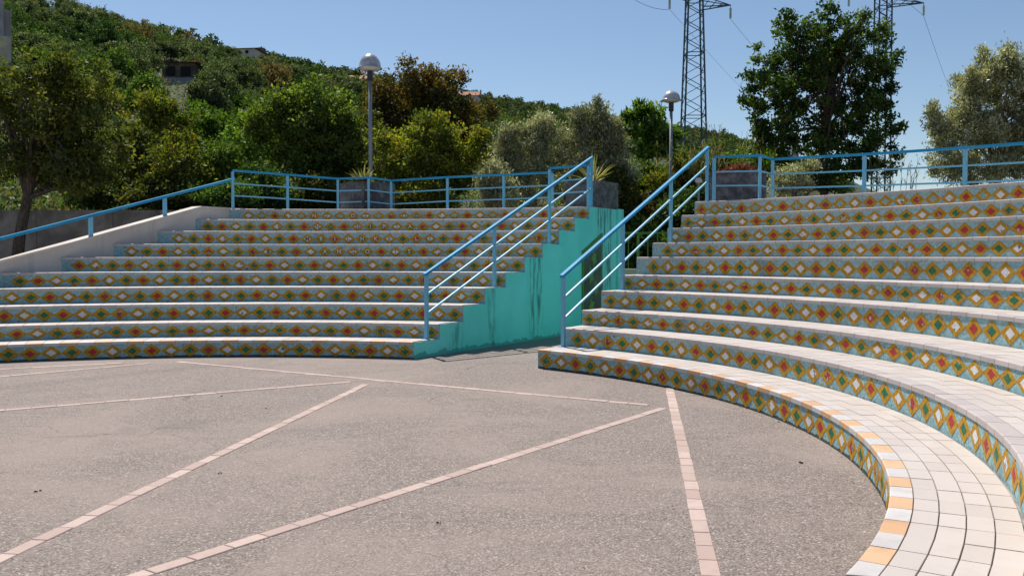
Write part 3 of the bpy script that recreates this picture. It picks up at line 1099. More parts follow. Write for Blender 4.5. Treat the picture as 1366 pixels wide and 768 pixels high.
uu = np.linspace(-900, 2200, 160)
yy = np.concatenate([[25.75, 25.9], np.linspace(27, 60, 14), np.geomspace(64, 760, 46)])
UG, YG = np.meshgrid(uu, yy)
ZG = hill_z(UG, YG)
ZG[0, :] = -.3
XG = (UG - 683) / F * YG
bump = .035 * np.minimum(YG - 25.7, 40) * (np.sin(XG * .31 + 1.3) * np.sin(YG * .23) + .6 * np.sin(XG * .83 + YG * .57))
ZG[2:] += bump[2:] * .6
nr, nc = UG.shape
Fq = np.array([(i * nc + j, i * nc + j + 1, (i + 1) * nc + j + 1, (i + 1) * nc + j) for i in range(nr - 1) for j in range(nc - 1)])
g = G('hill_earth')
p = g.pos()
n1 = g.noise(p, .12, 6, .65); n2 = g.noise(p, 1.6, 5, .7)
c = g.mix(g.step(n1, .38, .62), (.030, .050, .014), (.070, .072, .028))
c = g.mix(g.step(n2, .5, .68), c, (.030, .048, .014))
hm = g.bsdf(c, .95, n2, 1.0, .4)
tag(link('hillside', mesh_np('hillside', np.stack([XG, YG, ZG], -1), Fq, [hm], smooth=True)), 'green wooded hillside rising behind the seating', None, None, 'structure')


# ------------------------------------------------------------------ trees
def leaf_arrays(cent, crad, per, size, r, up=.35, droop=0.0, aspect=2.0):
    n = len(cent) * per
    c = np.repeat(cent, per, 0)
    rad = np.repeat(crad, per)
    p = c + r.normal(0, 1, (n, 3)) * rad[:, None] * np.array([.55, .55, .45])
    d = r.normal(0, 1, (n, 3)); d[:, 2] += up - droop
    d /= np.linalg.norm(d, axis=1)[:, None]
    e = r.normal(0, 1, (n, 3)); e -= d * (e * d).sum(1)[:, None]; e /= np.linalg.norm(e, axis=1)[:, None]
    s = size * r.uniform(.6, 1.25, n)[:, None]
    a = p; b = p + d * s * .45 + e * s / aspect * .5; cc = p + d * s; dd = p + d * s * .45 - e * s / aspect * .5
    V = np.stack([a, b, cc, dd], 1).reshape(-1, 3)
    Fq = np.arange(n * 4).reshape(-1, 4)
    tone = np.clip(np.repeat(r.uniform(.1, .8, len(cent)), per) + r.normal(0, .18, n), 0, .99)
    return V, Fq, tone


def lobes_clumps(lobes, n, r, shell=.5):
    lb = np.array(lobes, float)
    wgt = (lb[:, 3] * lb[:, 4] * lb[:, 5]) ** (2 / 3)
    idx = r.choice(len(lb), n, p=wgt / wgt.sum())
    d = r.normal(0, 1, (n, 3)); d /= np.linalg.norm(d, axis=1)[:, None]
    rad = r.uniform(0, 1, n) ** shell
    return lb[idx, :3] + d * rad[:, None] * lb[idx, 3:6]


def make_tree(name, label, base, lobes, nclump, per, leaf, mat, trunk, seed, group='trees and bushes behind the seating', cat='tree',
              crad=.35, trunk_r=.12, bark='bark', limbs=26, aspect=2.0, up=.35, droop=0.0, shell=.5, spikes=0):
    """base: world point; lobes: (x, y, z, rx, ry, rz) from base; trunk: list of points from base"""
    r = np.random.default_rng(seed)
    t = thing(name, label, cat, base, 0, group)
    nclump = int(nclump * .8)
    per = int(per * 1.2)
    sub = []
    for x, y, z, rx, ry, rz in lobes:          # knobbly sub-lobes that break the outline
        for q_ in range(4):
            d_ = r.normal(0, 1, 3); d_ /= np.linalg.norm(d_)
            k_ = r.uniform(.22, .42); o_ = r.uniform(.8, 1.12)
            sub.append((x + d_[0] * rx * o_, y + d_[1] * ry * o_, z + d_[2] * rz * o_, rx * k_, ry * k_, rz * k_))
    lobes = [(x, y, z, rx * .88, ry * .88, rz * .88) for x, y, z, rx, ry, rz in lobes] + sub
    cl = lobes_clumps(lobes, nclump, r, shell)
    if spikes:
        top_ = cl[np.argsort(cl[:, 2] + r.normal(0, .35, len(cl)))[-max(8, len(cl) // 3):]]
        b_ = top_[r.integers(0, len(top_), spikes)]
        d_ = np.stack([r.normal(0, .28, spikes), r.normal(0, .28, spikes), r.uniform(.35, .95, spikes)], 1) * .42
        cl = np.concatenate([cl] + [b_ + d_ * f_ for f_ in (.4, .7, 1.0)])
    nclump = len(cl)
    V, Fq, tone = leaf_arrays(cl, r.uniform(.6, 1.3, nclump) * crad * .8, per, leaf, r, up, droop, aspect)
    link('crown', mesh_np('crown', V, Fq, [L[mat]], tone=tone), t)
    mb = MB()
    tr = [Vector(p) for p in trunk]
    rads = [trunk_r * (1 - .55 * i / max(1, len(tr) - 1)) for i in range(len(tr))]
    mb.tube(tr, rads, 8)
    mb2 = MB()
    for i in range(limbs):
        c_ = Vector(cl[r.integers(len(cl))])
        k = r.integers(max(1, len(tr) // 2), len(tr))
        a = tr[k]
        m1 = a.lerp(c_, .4) + Vector(r.normal(0, .12, 3)) + Vector((0, 0, .1 * (c_ - a).length))
        m2 = a.lerp(c_, .75) + Vector(r.normal(0, .1, 3))
        r0 = rads[k] * r.uniform(.3, .6)
        mb2.tube([a, m1, m2, c_], [r0, r0 * .6, r0 * .35, .006], 5)
    mb.build('trunk', M[bark], t, None, True)
    if limbs: mb2.build('limbs', M[bark], t, None, True)
    return t


def lob(base, Y, items):
    """crown lobes from where the photograph shows them: (u, v, half-width px, half-height px, depth m offset)"""
    s = Y / F
    out = []
    for u, v, hw, hh, dy in items:
        q = aty(u, v, Y)
        out.append((q.x - base[0], q.y - base[1] + dy, q.z - base[2], hw * s, max(hw, hh) * s * .85, hh * s))
    return out


def hz(u, Y): return float(hill_z(np.array(u), np.array(Y)))


# A: dark tree at the far left, rooted before the retaining wall
b = aty(18, 345, 24.6); b.z = -.05
lb = lob(b, 24.6, [(35, 130, 75, 60, 0), (95, 175, 65, 60, .3), (0, 190, 60, 55, .2), (70, 95, 45, 35, 0), (60, 215, 80, 45, .2), (-40, 110, 60, 60, 0), (125, 130, 32, 40, .1), (110, 225, 55, 38, .1)])
make_tree('tree', 'dark broad tree on the far left in front of the retaining wall', b, lb, 420, 70, .135, 'olive',
          [(0, 0, 0), (.05, 0, 1.2), (.18, .02, 2.3), (.40, 0, 3.3), (.62, 0, 4.2), (.8, 0, 5.0)], 11, trunk_r=.19, crad=.34, limbs=40)
# B: bushes above the retaining wall
for i, (u, v, Y, hw, hh, mat, lab) in enumerate([
        (175, 215, 28.5, 60, 45, 'olive', 'shadowy olive-green bush beside the dark left tree'),
        (235, 225, 27.5, 50, 45, 'yellow', 'yellowish bush above the middle of the retaining wall'),
        (290, 230, 28.5, 45, 45, 'mid', 'leafy green bush behind the end of the white wall'),
        (205, 165, 34, 45, 40, 'yellow', 'loose yellow-green bush on the slope above the retaining wall'),
        (270, 172, 37, 55, 38, 'bright', 'bright green bush on the slope left of the lamp'),
        (335, 205, 33, 40, 60, 'bright', 'fresh green bush behind the first posts of the left railing'),
        (130, 255, 27.2, 35, 28, 'dark', 'low dark bush on top of the retaining wall'),
        (350, 255, 27.5, 40, 28, 'dark', 'low dark bush just behind the left upper railing'),
        (425, 262, 28.5, 45, 24, 'olive', 'low brownish bush left of the yucca planter'),
        (215, 262, 27, 60, 20, 'olive', 'low trailing bush along the retaining wall'),
        (550, 265, 27.5, 55, 20, 'yellow', 'low yellow bush behind the railing right of the lamp'),
        (300, 265, 26.7, 50, 20, 'dark', 'low dark bush at the end of the retaining wall')]):
    q = aty(u, v, Y); b = Vector((q.x, q.y, hz(u, Y) - .1))
    make_tree('bush', lab, b, lob(b, Y, [(u, v, hw, hh, 0), (u - hw * .45, v + hh * .35, hw * .6, hh * .6, .1), (u + hw * .5, v + hh * .2, hw * .55, hh * .7, -.1), (u + hw * .1, v - hh * .6, hw * .45, hh * .5, 0)]),
              150, 55, .12 if Y < 30 else .15, mat, [(0, 0, 0), (0, 0, .5), (0, 0, 1.0)], 40 + i, cat='bush', crad=.3, trunk_r=.05, limbs=14)
# C: tree left of the lamp
Y = 30.5; b = aty(412, 260, Y); b.z = hz(412, Y) - .1
make_tree('tree', 'green tree with visible brown branches left of the tall lamp', b,
          lob(b, Y, [(385, 136, 46, 28, 0), (440, 152, 38, 34, .3), (410, 180, 60, 42, 0), (365, 172, 32, 34, .1), (455, 195, 30, 36, 0), (425, 124, 26, 16, 0), (400, 220, 50, 22, 0)]),
          380, 60, .15, 'moss', [(0, 0, 0), (.1, 0, .8), (-.1, 0, 1.6), (.1, .1, 2.4), (0, 0, 3.2)], 12, trunk_r=.13, limbs=60, crad=.36, bark='palebark')
# D: red-brown tree
Y = 35; b = aty(575, 260, Y); b.z = hz(575, Y) - .1
make_tree('tree', 'large red-brown leaved tree rising right of the tall lamp', b,
          lob(b, Y, [(535, 125, 45, 32, 0), (585, 130, 45, 36, 0), (615, 165, 38, 38, .2), (520, 165, 40, 40, .2), (570, 180, 60, 40, 0), (560, 104, 34, 16, 0), (600, 205, 45, 35, .3), (500, 130, 26, 28, 0), (635, 200, 18, 28, 0)]),
          520, 60, .15, 'rust', [(0, 0, 0), (.1, 0, 1.2), (0, 0, 2.4), (.2, 0, 3.6)], 13, trunk_r=.15, limbs=50, crad=.36)
# E: yellow tree in front of it
Y = 28.5; b = aty(575, 268, Y); b.z = hz(575, Y) - .1
make_tree('tree', 'yellow-green tree with orange tints in front of the red-brown tree', b,
          lob(b, Y, [(560, 190, 46, 32, 0), (605, 205, 38, 34, 0), (530, 220, 36, 32, 0), (580, 232, 55, 30, 0), (625, 235, 26, 28, 0), (570, 168, 26, 16, 0), (540, 250, 50, 18, 0)]),
          340, 60, .13, 'yellow', [(0, 0, 0), (.05, 0, .7), (0, 0, 1.5)], 14, trunk_r=.09, limbs=40, crad=.3)
Y = 31; b = aty(475, 268, Y); b.z = hz(475, Y) - .1
make_tree('tree', 'thin brown-green tree directly behind the tall lamp', b,
          lob(b, Y, [(480, 190, 36, 50, 0), (470, 225, 40, 34, 0), (495, 240, 36, 28, 0), (455, 230, 26, 30, 0)]),
          150, 55, .13, 'olive', [(0, 0, 0), (0, 0, 1.0), (.1, 0, 2.0)], 15, trunk_r=.08, limbs=34, crad=.32, bark='palebark')
# F: silvery shrubs
for i, (Y, items, lab, n) in enumerate([
        (26.8, [(700, 190, 36, 40, 0), (720, 165, 26, 26, 0), (685, 230, 36, 34, 0), (730, 225, 36, 40, 0), (700, 262, 46, 22, 0)], 'silvery-leaved shrub behind the middle of the left railing', 240),
        (27.2, [(785, 165, 26, 34, 0), (800, 140, 14, 22, 0), (775, 205, 36, 40, 0), (815, 200, 30, 40, 0), (790, 240, 48, 30, 0), (830, 230, 22, 36, 0)], 'tall silvery-leaved shrub behind the planter on the teal wall', 300),
        (24.8, [(662, 258, 22, 20, 0), (650, 245, 14, 14, 0)], 'small silvery shrub low behind the left railing', 60)]):
    u0 = items[0][0]
    b = aty(u0, 275, Y); b.z = hz(u0, Y) - .1
    lbs = lob(b, Y, [(u, v + (16 if v < 200 else 6), hw * .92, hh * .85, dy) for u, v, hw, hh, dy in items])
    make_tree('shrub', lab, b, lbs, n, 75, .115, 'silver', [(0, 0, 0), (0, 0, .6), (.05, 0, 1.3)], 60 + i, cat='shrub', crad=.26, trunk_r=.05, limbs=36, aspect=3.4, up=1.2, bark='palebark', spikes=34)
# spiky tips of the silvery shrubs
# G: big-leaved tree of the palm-like outline
Y = 46; b = aty(862, 260, Y); b.z = hz(862, Y) - .1
make_tree('tree', 'tufted bright green tree left of the second lamp', b,
          lob(b, Y, [(862, 148, 20, 9, 0), (850, 170, 24, 14, 0), (880, 175, 26, 16, 0), (865, 200, 24, 16, 0), (840, 158, 14, 8, 0), (890, 195, 16, 20, 0)]),
          90, 60, .30, 'bright', [(0, 0, 0), (0, 0, 1.6), (.1, 0, 3.2), (.05, 0, 4.4)], 16, trunk_r=.09, limbs=30, crad=.34, aspect=2.6)
# H: bushes beyond the aisle
for i, (u, v, Y, hw, hh, mat, lab) in enumerate([
        (850, 285, 27, 42, 34, 'rust', 'dark brownish bush beyond the end of the aisle'),
        (865, 245, 29, 46, 30, 'mid', 'green bush behind the second lamp post'),
        (815, 262, 26.6, 26, 34, 'olive', 'olive-green bush right of the teal wall planter'),
        (905, 240, 27.5, 40, 36, 'yellow', 'yellow-green bush behind the right stair railing'),
        (950, 222, 28.5, 42, 28, 'mid', 'green weedy bush behind the rough stone planter'),
        (1000, 215, 30, 36, 24, 'bright', 'light green bush left of the big dark tree'),
        (860, 330, 25.2, 40, 26, 'dark', 'dark low bush behind the green fence'),
        (915, 280, 25.8, 40, 34, 'dark', 'dark bush in the shade below the right stair railing')]):
    q = aty(u, v, Y); b = Vector((q.x, q.y, hz(u, Y) - .1))
    if v > 270: b.z = .2
    make_tree('bush', lab, b, lob(b, Y, [(u, v, hw, hh, 0), (u - hw * .5, v + hh * .3, hw * .55, hh * .6, .1), (u + hw * .5, v + hh * .3, hw * .55, hh * .6, -.1), (u + hw * .1, v - hh * .55, hw * .4, hh * .45, 0)]),
              150, 55, .12, mat, [(0, 0, 0), (0, 0, .5), (0, 0, 1.0)], 80 + i, cat='bush', crad=.28, trunk_r=.05, limbs=14)
# J: big dark tree
Y = 27; b = aty(1098, 300, Y); b.z = hz(1098, Y) - .1
make_tree('tree', 'big dark green tree standing behind the right upper railing', b,
          lob(b, Y, [(1120, 25, 38, 28, 0), (1140, 55, 50, 34, 0), (1060, 60, 42, 34, 0), (1035, 105, 42, 34, 0), (1100, 100, 62, 42, .2), (1165, 100, 36, 34, .1), (1070, 150, 62, 42, 0), (1150, 155, 52, 40, 0), (1040, 175, 38, 30, .1), (1100, 195, 75, 34, 0), (1170, 190, 28, 30, .1), (1095, 235, 72, 30, 0), (1030, 215, 22, 20, 0), (1105, 5, 16, 14, 0), (1180, 135, 22, 20, 0), (1010, 140, 20, 18, 0), (1062, 42, 34, 26, 0), (1025, 80, 28, 26, .1), (1100, 66, 52, 36, .2), (1182, 84, 24, 28, 0), (1000, 128, 16, 14, 0), (1015, 185, 20, 22, 0), (1190, 165, 16, 18, 0), (1165, 222, 34, 26, .1)]),
          640, 62, .135, 'dark', [(0, 0, 0), (.03, 0, 1.2), (-.05, 0, 2.3), (.05, 0, 3.4), (.2, 0, 4.6), (.3, 0, 5.8)], 17, trunk_r=.14, limbs=90, crad=.225, shell=.5)
# K: silver tree at the right edge
Y = 26.5; b = aty(1330, 300, Y); b.z = hz(1330, Y) - .1
make_tree('tree', 'pale silvery-leaved tree at the right edge behind the railing', b,
          lob(b, Y, [(1320, 115, 34, 34, 0), (1345, 90, 20, 22, 0), (1290, 150, 34, 32, 0), (1350, 150, 40, 40, 0), (1260, 180, 30, 26, 0), (1310, 190, 52, 34, 0), (1370, 200, 46, 40, 0), (1270, 222, 34, 24, 0), (1330, 232, 62, 26, 0), (1390, 140, 34, 60, 0), (1240, 160, 14, 10, 0), (1315, 85, 10, 14, 0)]),
          700, 80, .12, 'silver', [(0, 0, 0), (0, 0, 1.0), (.05, 0, 2.0), (.1, 0, 3.4)], 18, trunk_r=.10, limbs=60, crad=.25, aspect=3.4, up=1.0, bark='palebark', spikes=60)
Y = 22.8; b = aty(1062, 262, Y); b.z = 2.3
make_tree('shrub', 'small silvery shrub showing through the right upper railing', b,
          lob(b, Y, [(1060, 238, 22, 18, 0), (1075, 225, 14, 10, 0), (1045, 248, 18, 12, 0)]),
          80, 70, .10, 'silver', [(0, 0, 0), (0, 0, .5), (0, 0, .9)], 19, cat='shrub', crad=.2, trunk_r=.04, limbs=24, aspect=3.2, up=1.0, bark='palebark')


# dry grasses and reeds
def reeds(label, u, v, Y, n, hgt, sprd, seed, zb=None):
    r = np.random.default_rng(seed)
    mb = MB()
    for i in range(n):
        x, y = r.normal(0, sprd), r.normal(0, sprd * .5)
        h = hgt * r.uniform(.55, 1); lx, ly = r.normal(0, .12 * h, 2)
        mb.tube([(x, y, 0), (x + lx * .4, y + ly * .4, h * .6), (x + lx, y + ly, h)], [.007, .006, .003], 3)
        if r.random() < .7:
            p = Vector((x + lx, y + ly, h))
            for q in range(14):
                o = Vector(r.normal(0, .022, 3)); o.z = r.uniform(-.26, .06)
                d = Vector(r.normal(0, .022, 3)); d.z = abs(d.z) + .03
                s_ = Vector((.008, .004, 0))
                mb.face([p + o - s_, p + o + s_, p + o + d], 0, None, r.random())
        for q in range(3):
            z0 = h * r.uniform(.1, .6); a = r.uniform(0, 2 * PI); l_ = h * .3
            d = Vector((math.cos(a) * .5, math.sin(a) * .5, .8)) * l_
            s_ = Vector((-math.sin(a), math.cos(a), 0)) * .012
            p = Vector((x + lx * z0 / h, y + ly * z0 / h, z0))
            mb.face([p - s_, p + s_, p + d * .6 + s_ * .8, p + d * .6 - s_ * .8], 0, None, r.random())
            mb.face([p + d * .6 - s_ * .8, p + d * .6 + s_ * .8, p + d - Vector((0, 0, .1 * l_))], 0, None, r.random())
    q = aty(u, v, Y)
    tag(mb.build('reed_clump', L['straw'], None, (q.x, q.y, q.z if zb is None else zb)), label, None, None, 'stuff')


reeds('tall dry reeds against the sky below the power pylon', 940, 235, 26, 34, 1.55, .75, 31)
reeds('thin dry reeds showing in the gap right of the big dark tree', 1195, 258, 24, 16, 1.15, .35, 32)
reeds('sparse reed stalks beside the rough stone planter', 1005, 240, 26, 10, 1.3, .4, 33)


# ------------------------------------------------------------------ trees on the hillside
def hill_variant(seed, mat, n=150, per=40, rx=2.4, rz=1.9, leaf=.26, th=1.2):
    r = np.random.default_rng(seed)
    lobes = [(r.normal(0, .3) * rx, r.normal(0, .3) * rx, th + rz * r.uniform(.55, 1.25), rx * r.uniform(.45, .8), rx * r.uniform(.45, .8), rz * r.uniform(.4, .7)) for _ in range(7)]
    cl = lobes_clumps(lobes, n, r, .3)
    V, Fq, tone = leaf_arrays(cl, np.full(n, .36), per, leaf, r, .3, 0, 1.5)
    mb = MB(); mb.tube([(0, 0, -1.0), (.05, 0, th), (.1, .05, th + rz)], [.16, .13, .05], 5)
    tv = np.array(mb.v); tf = np.array([f for f in mb.f if len(f) == 4]) + len(V)
    V2 = np.concatenate([V, tv]); F2 = np.concatenate([Fq, tf])
    return mesh_np('hill_tree', V2, F2, [L[mat], M['bark']], np.r_[np.zeros(len(Fq), int), np.ones(len(tf), int)], tone=np.r_[tone, np.zeros(len(tf))]), (V, Fq, tone)


kinds = {'hillolive': ('hill_tree', 'grey-green olive tree on the wooded hillside', 'olive trees on the hillside'),
         'hilldark': ('hill_tree', 'dark green round-crowned tree on the wooded hillside', 'dark trees on the hillside'),
         'hillgreen': ('hill_tree', 'fresh green tree on the wooded hillside', 'green trees on the hillside'),
         'hilldry': ('hill_tree', 'dry brownish tree on the wooded hillside', 'dry trees on the hillside')}
hv, raw = {}, {}
for i, k in enumerate(kinds):
    hv[k], raw[k] = [], []
    for j in range(3):
        m, a = hill_variant(200 + i * 10 + j, k, rx=2.1 + .5 * j, rz=1.6 + .45 * j)
        hv[k].append(m)
        raw[k].append(hill_variant(300 + i * 10 + j, k, 26, 11, 2.2, 1.8, .58, .9)[1])
r = np.random.default_rng(99)
spots = []
for Y in np.concatenate([np.arange(62, 215, 4.1)]):
    for X in np.arange(-150, 60, 3.9):
        x = X + r.uniform(-2, 2); y = Y + r.uniform(-2, 2)
        u = 683 + F * x / y
        D = np.interp(u, US, DS)
        if u < -60 or u > 760 or y > D * 1.02: continue
        spots.append((x, y, u, D))
r.shuffle(spots)
spots.sort(key=lambda s_: s_[1])
def slope_at(u, v, y0, y1):
    ys_ = np.linspace(y0, y1, 300)
    vv = HY - (hill_z(np.full(300, float(u)), ys_) - EYE) * F / ys_
    return float(ys_[np.argmin(abs(vv - v))])


HOUSES = [(237, 108, slope_at(237, 112, 80, 160), 34, 75), (322, 74, slope_at(322, 86, 120, 178), 24, 16), (480, 112, slope_at(480, 114, 150, 250), 20, 30), (626, 140, slope_at(626, 141, 200, 330), 16, 40)]
placed = 0
far_s = []
for x, y, u, D in spots:
    z = hz(u, y) + .0
    v = px((x, y, z + 2))[1]
    if any(abs(u - h[0]) < h[3] and h[2] - h[4] < y < h[2] + 5 for h in HOUSES): continue
    if y > 112 and r.random() < .04: continue
    f_ = math.sin(x * .05 + y * .031) + .7 * math.sin(y * .09 - x * .04) + r.normal(0, .55)
    k = 'hillolive' if f_ > .25 else ('hillgreen' if f_ < -.95 else 'hilldark')
    if r.random() < .035: k = 'hilldry'
    if y < 85 and r.random() < .4: k = 'hillgreen'
    behind = (u > 490 and u < 650 and v > 130) or v > 270
    if placed < 290 and not behind:
        o = link('hill_tree', random.choice(hv[k]), None, (x, y, z - .3), r.uniform(0, 6.28))
        s_ = r.uniform(.5, .95)
        o.scale = (s_, s_, s_ * r.uniform(.85, 1.2))
        zone = ('at the skyline' if v < np.interp(u, US, YS) + 26 else 'round the ruined house' if abs(u - 238) < 75 and abs(v - 100) < 50
                else 'over the dark left tree' if u < 165 else 'above the retaining wall' if u < 330 else 'left of the tall lamp' if u < 490 else 'right of the tall lamp')
        tag(o, kinds[k][1].replace('on the wooded hillside', 'on the hillside ' + zone), 'tree', kinds[k][2].replace('on the hillside', 'on the hillside ' + zone))
        placed += 1
    else: far_s.append((x, y, z, k))
# the far wood, read as one mass
for d in np.geomspace(150, 560, 75):
    du = 4.2 / d * F
    for u in np.arange(-60, 1120, du):
        uj = u + r.uniform(-.5, .5) * du; dj = d * r.uniform(.985, 1.015)
        D = np.interp(uj, US, DS)
        if dj > D * 1.03 or dj < 150: continue
        if uj < 330 and dj < 205: continue
        if any(abs(uj - h[0]) < h[3] * .9 and h[2] - h[4] < dj < h[2] + 6 for h in HOUSES): continue
        x = (uj - 683) / F * dj
        k = r.choice(['hillolive', 'hilldark', 'hillgreen', 'hilldark'])
        far_s.append((x, dj, hz(uj, dj), k))
Vs, Fs, Ts, Ms = [], [], [], []
off = 0
ks = list(kinds)
for x, y, z, k in far_s:
    V, Fq, tone = raw[k][r.integers(3)]
    a = r.uniform(0, 6.28); s_ = r.uniform(.55, 1.0)
    ca, sa = math.cos(a) * s_, math.sin(a) * s_
    W = np.stack([V[:, 0] * ca - V[:, 1] * sa + x, V[:, 0] * sa + V[:, 1] * ca + y, V[:, 2] * s_ * r.uniform(.8, 1.15) + z - .5], 1)
    Vs.append(W); Fs.append(Fq + off); Ts.append(np.clip(tone * r.uniform(.75, 1.2), 0, .99)); Ms.append(np.full(len(Fq), ks.index(k)))
    off += len(V)
fw = mesh_np('far_wood', np.concatenate(Vs), np.concatenate(Fs), [L[k] for k in ks], np.concatenate(Ms), tone=np.concatenate(Ts))
tag(link('far_wood', fw), 'distant woodland covering the ridge of the hill', None, None, 'stuff')
# scrub between the hillside trees
n = 9000
uS = r.uniform(-40, 1060, n); yS = 30 + (r.uniform(0, 1, n) ** 1.6) * 170
keep = yS < np.interp(uS, US, DS)
uS, yS = uS[keep], yS[keep]
zS = hill_z(uS, yS); xS = (uS - 683) / F * yS
cent = np.stack([xS, yS, zS + .25], 1)
V, Fq, tone = leaf_arrays(cent, np.full(len(cent), .55), 14, .22, r, .6, 0, 1.8)
sc_ = mesh_np('scrub', V, Fq, [L['hillgreen'], L['hillolive'], L['hilldry']], np.repeat(r.choice([0, 1, 1, 2], len(cent)), 14), tone=tone)
tag(link('scrub', sc_), 'low scrub covering the slope between the trees', None, None, 'stuff')


# ------------------------------------------------------------------ houses on the hill
def house(label, u, v, hi_, w_, h_, d_, wall, roof_h, rz, openings, roofmat='roof', gable=True, low=None):
    Y = HOUSES[hi_][2]
    q = aty(u, v, Y)
    t = thing('house', label, 'house', (q.x, q.y, q.z - h_ / 2), rz, 'houses on the hillside')
    mb = MB(); mb.box(-w_ / 2, w_ / 2, 0, d_, -4, h_); mb.build('wall', M[wall], t)
    if low:
        mb = MB(); mb.box(-w_ / 2 - .3, w_ / 2 + .3, -1.2, -.003, -4, h_ * .0); mb.build('base_wall', M[low], t)
    if roof_h:
        mb = MB()
        x, y0, y1 = w_ / 2 + .4, -.4, d_ + .4
        A = [(-x, y0, h_ + .002), (-x, y1, h_ + .002), (-x, (y0 + y1) / 2, h_ + roof_h)]
        B = [(x, y0, h_ + .002), (x, y1, h_ + .002), (x, (y0 + y1) / 2, h_ + roof_h)]
        mb.rings([A, B]); mb.build('roof', M[roofmat], t)
    for (x0, x1, z0, z1) in openings:
        mb = MB(); mb.box(x0, x1, -.06, -.004, z0, z1); o = mb.build('window', M['void'], t)
        mb = MB(); mb.box(x0 - .1, x1 + .1, -.12, -.062, z0 - .14, z0 - .003); mb.build('sill', M[wall], o)
    return t


house('ruined brown stone house with dark openings on the hillside', 238, 95, 0, 3.6, 1.9, 3, 'stonehouse', .28, .06, [(-1.4, -.35, .35, 1.45), (.25, 1.35, .35, 1.45)], 'stonehouse', low='greyblue')
house('low white house near the skyline of the hill', 322, 70, 1, 5.2, 1.35, 5, 'housewall', .75, -.12, [(-1.9, -1.3, .4, 1.0), (.8, 1.4, .4, 1.0)], 'stonehouse')
house('house with orange roof partly hidden behind the tall lamp', 482, 110, 2, 6.0, 1.8, 5, 'housewall', 1.3, .05, [(-1.5, -.6, .4, 1.3)])
house('white house with terracotta roof right of the red-brown tree', 624, 133, 3, 6.2, 2.4, 6, 'housewall', 1.7, -.1, [(-2, -1, .6, 1.8), (.6, 1.8, .6, 1.8)])
q = aty(4, 40, 62)
bt = thing('building', 'grey plastered building at the left edge above the dark tree', 'building', (q.x, q.y, 0), R_(29.5))
mb = MB(); mb.box(-7, .05, 0, 9, 0, 26); mb.build('wall', M['building'], bt)
mb = MB(); mb.box(.053, .52, .35, 9, 0, aty(10, 13, 62.3).z); mb.build('side_wing', M['building'], bt)
mb = MB(); mb.box(-6.5, .45, -1.6, -.004, 0, aty(5, 55, 62).z); mb.build('lower_storey', M['cream'], bt)
for i in range(3):
    mb = MB(); mb.box(-5.6 + i * 1.7, -4.7 + i * 1.7, -.06, -.003, 18.2, 19.8); mb.build('window', M['void'], bt)


# ------------------------------------------------------------------ power pylons
def pylon(label, u, Y, w0, vb, wt, vt, arm_z, arm_len, rot, left_len):
    q = aty(u, vb, Y)
    zb = min(q.z, hz(u, Y)) - .5
    t = thing('power_pylon', label, 'pylon', (q.x, q.y, zb), rot, 'lattice power pylons')
    ht = aty(u, vt, Y).z - zb
    slope_ = (w0 - wt) / (aty(u, vt, Y).z - aty(u, vb, Y).z)
    wid = lambda z: w0 + slope_ * (aty(u, vb, Y).z - zb - z)
    H = ht + 6
    corner = lambda z, i: Vector(((wid(z) / 2) * (1 if i in (1, 2) else -1), (wid(z) / 2) * (1 if i in (2, 3) else -1), z))
    for i in range(4):
        mb = MB(); mb.sweep([corner(0, i), corner(H, i)], .12, .12); mb.build('leg', M['lattice'], t)
    z = 0.0; k = 0
    br = MB()
    while z < H - .6:
        z2 = min(H, z + wid(z) * .55)
        for i in range(4):
            a, b = (i, (i + 1) % 4) if k % 2 else ((i + 1) % 4, i)
            br.bar(corner(z, a), corner(z2, b), .055, .055)
        if k % 6 == 0:
            hb = MB(); hb.sweep([corner(z, i % 4) for i in range(5)], .07, .07); hb.build('cross_frame', M['lattice'], t)
        z = z2; k += 1
    br.build('bracing', M['lattice'], t)
    tips = []
    for (sg, ln1, dz) in ((1, arm_len, 0), (-1, left_len, .9)):
        mb = MB()
        za = ht + arm_z + dz
        tip = Vector((sg * ln1, 0, za + .05))
        wv = wid(za) / 2
        for yy_ in (-wv, wv):
            mb.bar(Vector((sg * wv, yy_, za + .7)), tip, .07, .07)
            mb.bar(Vector((sg * wv, yy_, za - .25)), tip, .09, .09)
            for f_ in (.25, .5, .75):
                a = Vector((sg * wv, yy_, za + .7)).lerp(tip, f_); b = Vector((sg * wv, yy_, za - .25)).lerp(tip, f_ - .2)
                mb.bar(a, b, .045, .045)
        for f_ in (.3, .6):
            mb.bar(Vector((sg * wv, -wv, za - .25)).lerp(tip, f_), Vector((sg * wv, wv, za - .25)).lerp(tip, f_), .045, .045)
        mb.build('cross_arm', M['lattice'], t)
        mb = MB()
        prof = []
        z_ = tip.z - .15
        mb.tube([tip, tip - Vector((0, 0, .3))], .03, 5)
        prof = []
        for j in range(9):
            prof += [(.05, z_ - .12 - j * .11), (.13, z_ - .15 - j * .11), (.13, z_ - .18 - j * .11), (.05, z_ - .2 - j * .11)]
        mb.lathe(prof, 10, 1, (tip.x, tip.y))
        mb.build('insulator', [M['lattice'], M['insul']], t)
        e = tip - Vector((0, 0, 1.3))
        tips.append(Vector((q.x + e.x * math.cos(rot) - e.y * math.sin(rot), q.y + e.x * math.sin(rot) + e.y * math.cos(rot), zb + e.z)))
    return tips


t1 = pylon('lattice power pylon rising above the hill right of the second lamp', 925, 85, 1.95, 165, 1.35, 8, 0.0, 3.4, 0, 2.3)
t2 = pylon('second lattice power pylon mostly hidden behind the big dark tree', 1175, 92, 1.35, 240, 1.25, 5, 0.0, 4.1, 0, 3.5)


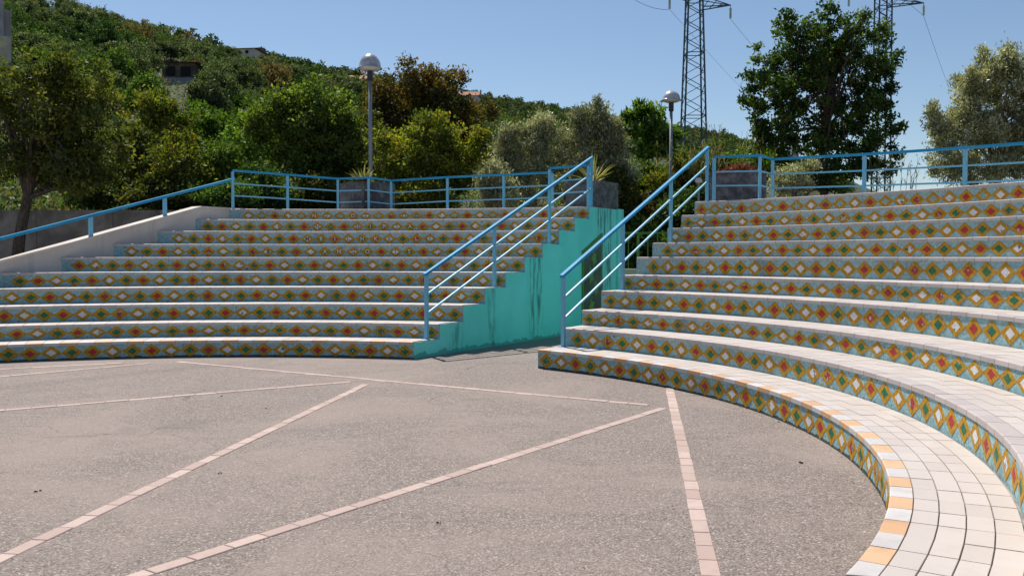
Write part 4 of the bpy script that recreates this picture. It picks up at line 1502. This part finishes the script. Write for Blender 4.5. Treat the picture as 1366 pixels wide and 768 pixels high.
def wire(label, a, b, sag):
    mb = MB()
    pts = []
    for i in range(25):
        s_ = i / 24
        p = Vector(a).lerp(Vector(b), s_); p.z -= sag * 4 * s_ * (1 - s_)
        pts.append(p)
    mb.tube(pts, .018, 4)
    tag(mb.build('power_cable', M['lattice']), label, 'cable', 'power cables')


wire('thin power cable falling to the right from the hidden pylon', t2[0], aty(1300, 175, 420), 4)
wire('thin power cable crossing above the big dark tree', t2[0], t1[0] + Vector((-60, -70, 24)), 1)
wire('thin power cable sloping down right from the visible pylon', t1[0], aty(1130, 180, 420), 3)
wire('thin power cable on the left side of the visible pylon', t1[1], aty(1080, 190, 430), 3)
wire('thin power cable leaving the top of the visible pylon to the left', t1[1], aty(780, -60, 60), 1)

# ------------------------------------------------------------------ small litter on the floor
r = np.random.default_rng(21)
mb = MB()


def crumb(x, y, s_, z=0.0):
    h = s_ * r.uniform(.12, .3)
    a = r.uniform(0, 6.28)
    q = [(x + math.cos(a + j * PI / 2) * s_ * r.uniform(.6, 1), y + math.sin(a + j * PI / 2) * s_ * r.uniform(.6, 1)) for j in range(4)]
    m_ = 0 if r.random() < .5 else (1 if r.random() < .88 else 2)
    mb.hexa([(X, Y_, z - .001) for X, Y_ in q], [(x + (X - x) * .6, y + (Y_ - y) * .6, z + h) for X, Y_ in q], m_, 0, False)


for i in range(240):
    a = R_(r.uniform(-33, 48)); rr = 7.12 - abs(r.normal(0, .07)) - .01
    crumb(CR.x + rr * math.cos(a), CR.y + rr * math.sin(a), r.uniform(.005, .017))
for i in range(330):
    crumb(r.uniform(-9, 3), r.uniform(3.5, 14), r.uniform(.003, .009))
tag(mb.build('debris', [M['grout'], M['edge_pink'], M['void']]), 'small chips and crumbs lying on the concrete floor', None, None, 'stuff')
mb = MB()
for u, v in ((1070, 617), (295, 528), (355, 545), (291, 631), (50, 655), (585, 697)):
    p = atz(u, v, .004)
    for q in range(3):
        a = r.uniform(0, 6.28); s_ = r.uniform(.010, .022) if u > 1000 else r.uniform(.005, .011)
        d = Vector((math.cos(a), math.sin(a), 0)) * s_; e = Vector((-d.y, d.x, .0)) * .4
        c_ = p + Vector((r.normal(0, .012), r.normal(0, .012), 0))
        mb.hexa([c_ - d, c_ - e, c_ + d, c_ + e], [c_ - d * .7 + Vector((0, 0, .008)), c_ - e * .7 + Vector((0, 0, .006)), c_ + d * .7 + Vector((0, 0, .012)), c_ + e * .7 + Vector((0, 0, .007))], 0, 0, False)
tag(mb.build('leaf_litter', M['void']), 'few dark dry leaf scraps scattered on the concrete floor', None, None, 'stuff')
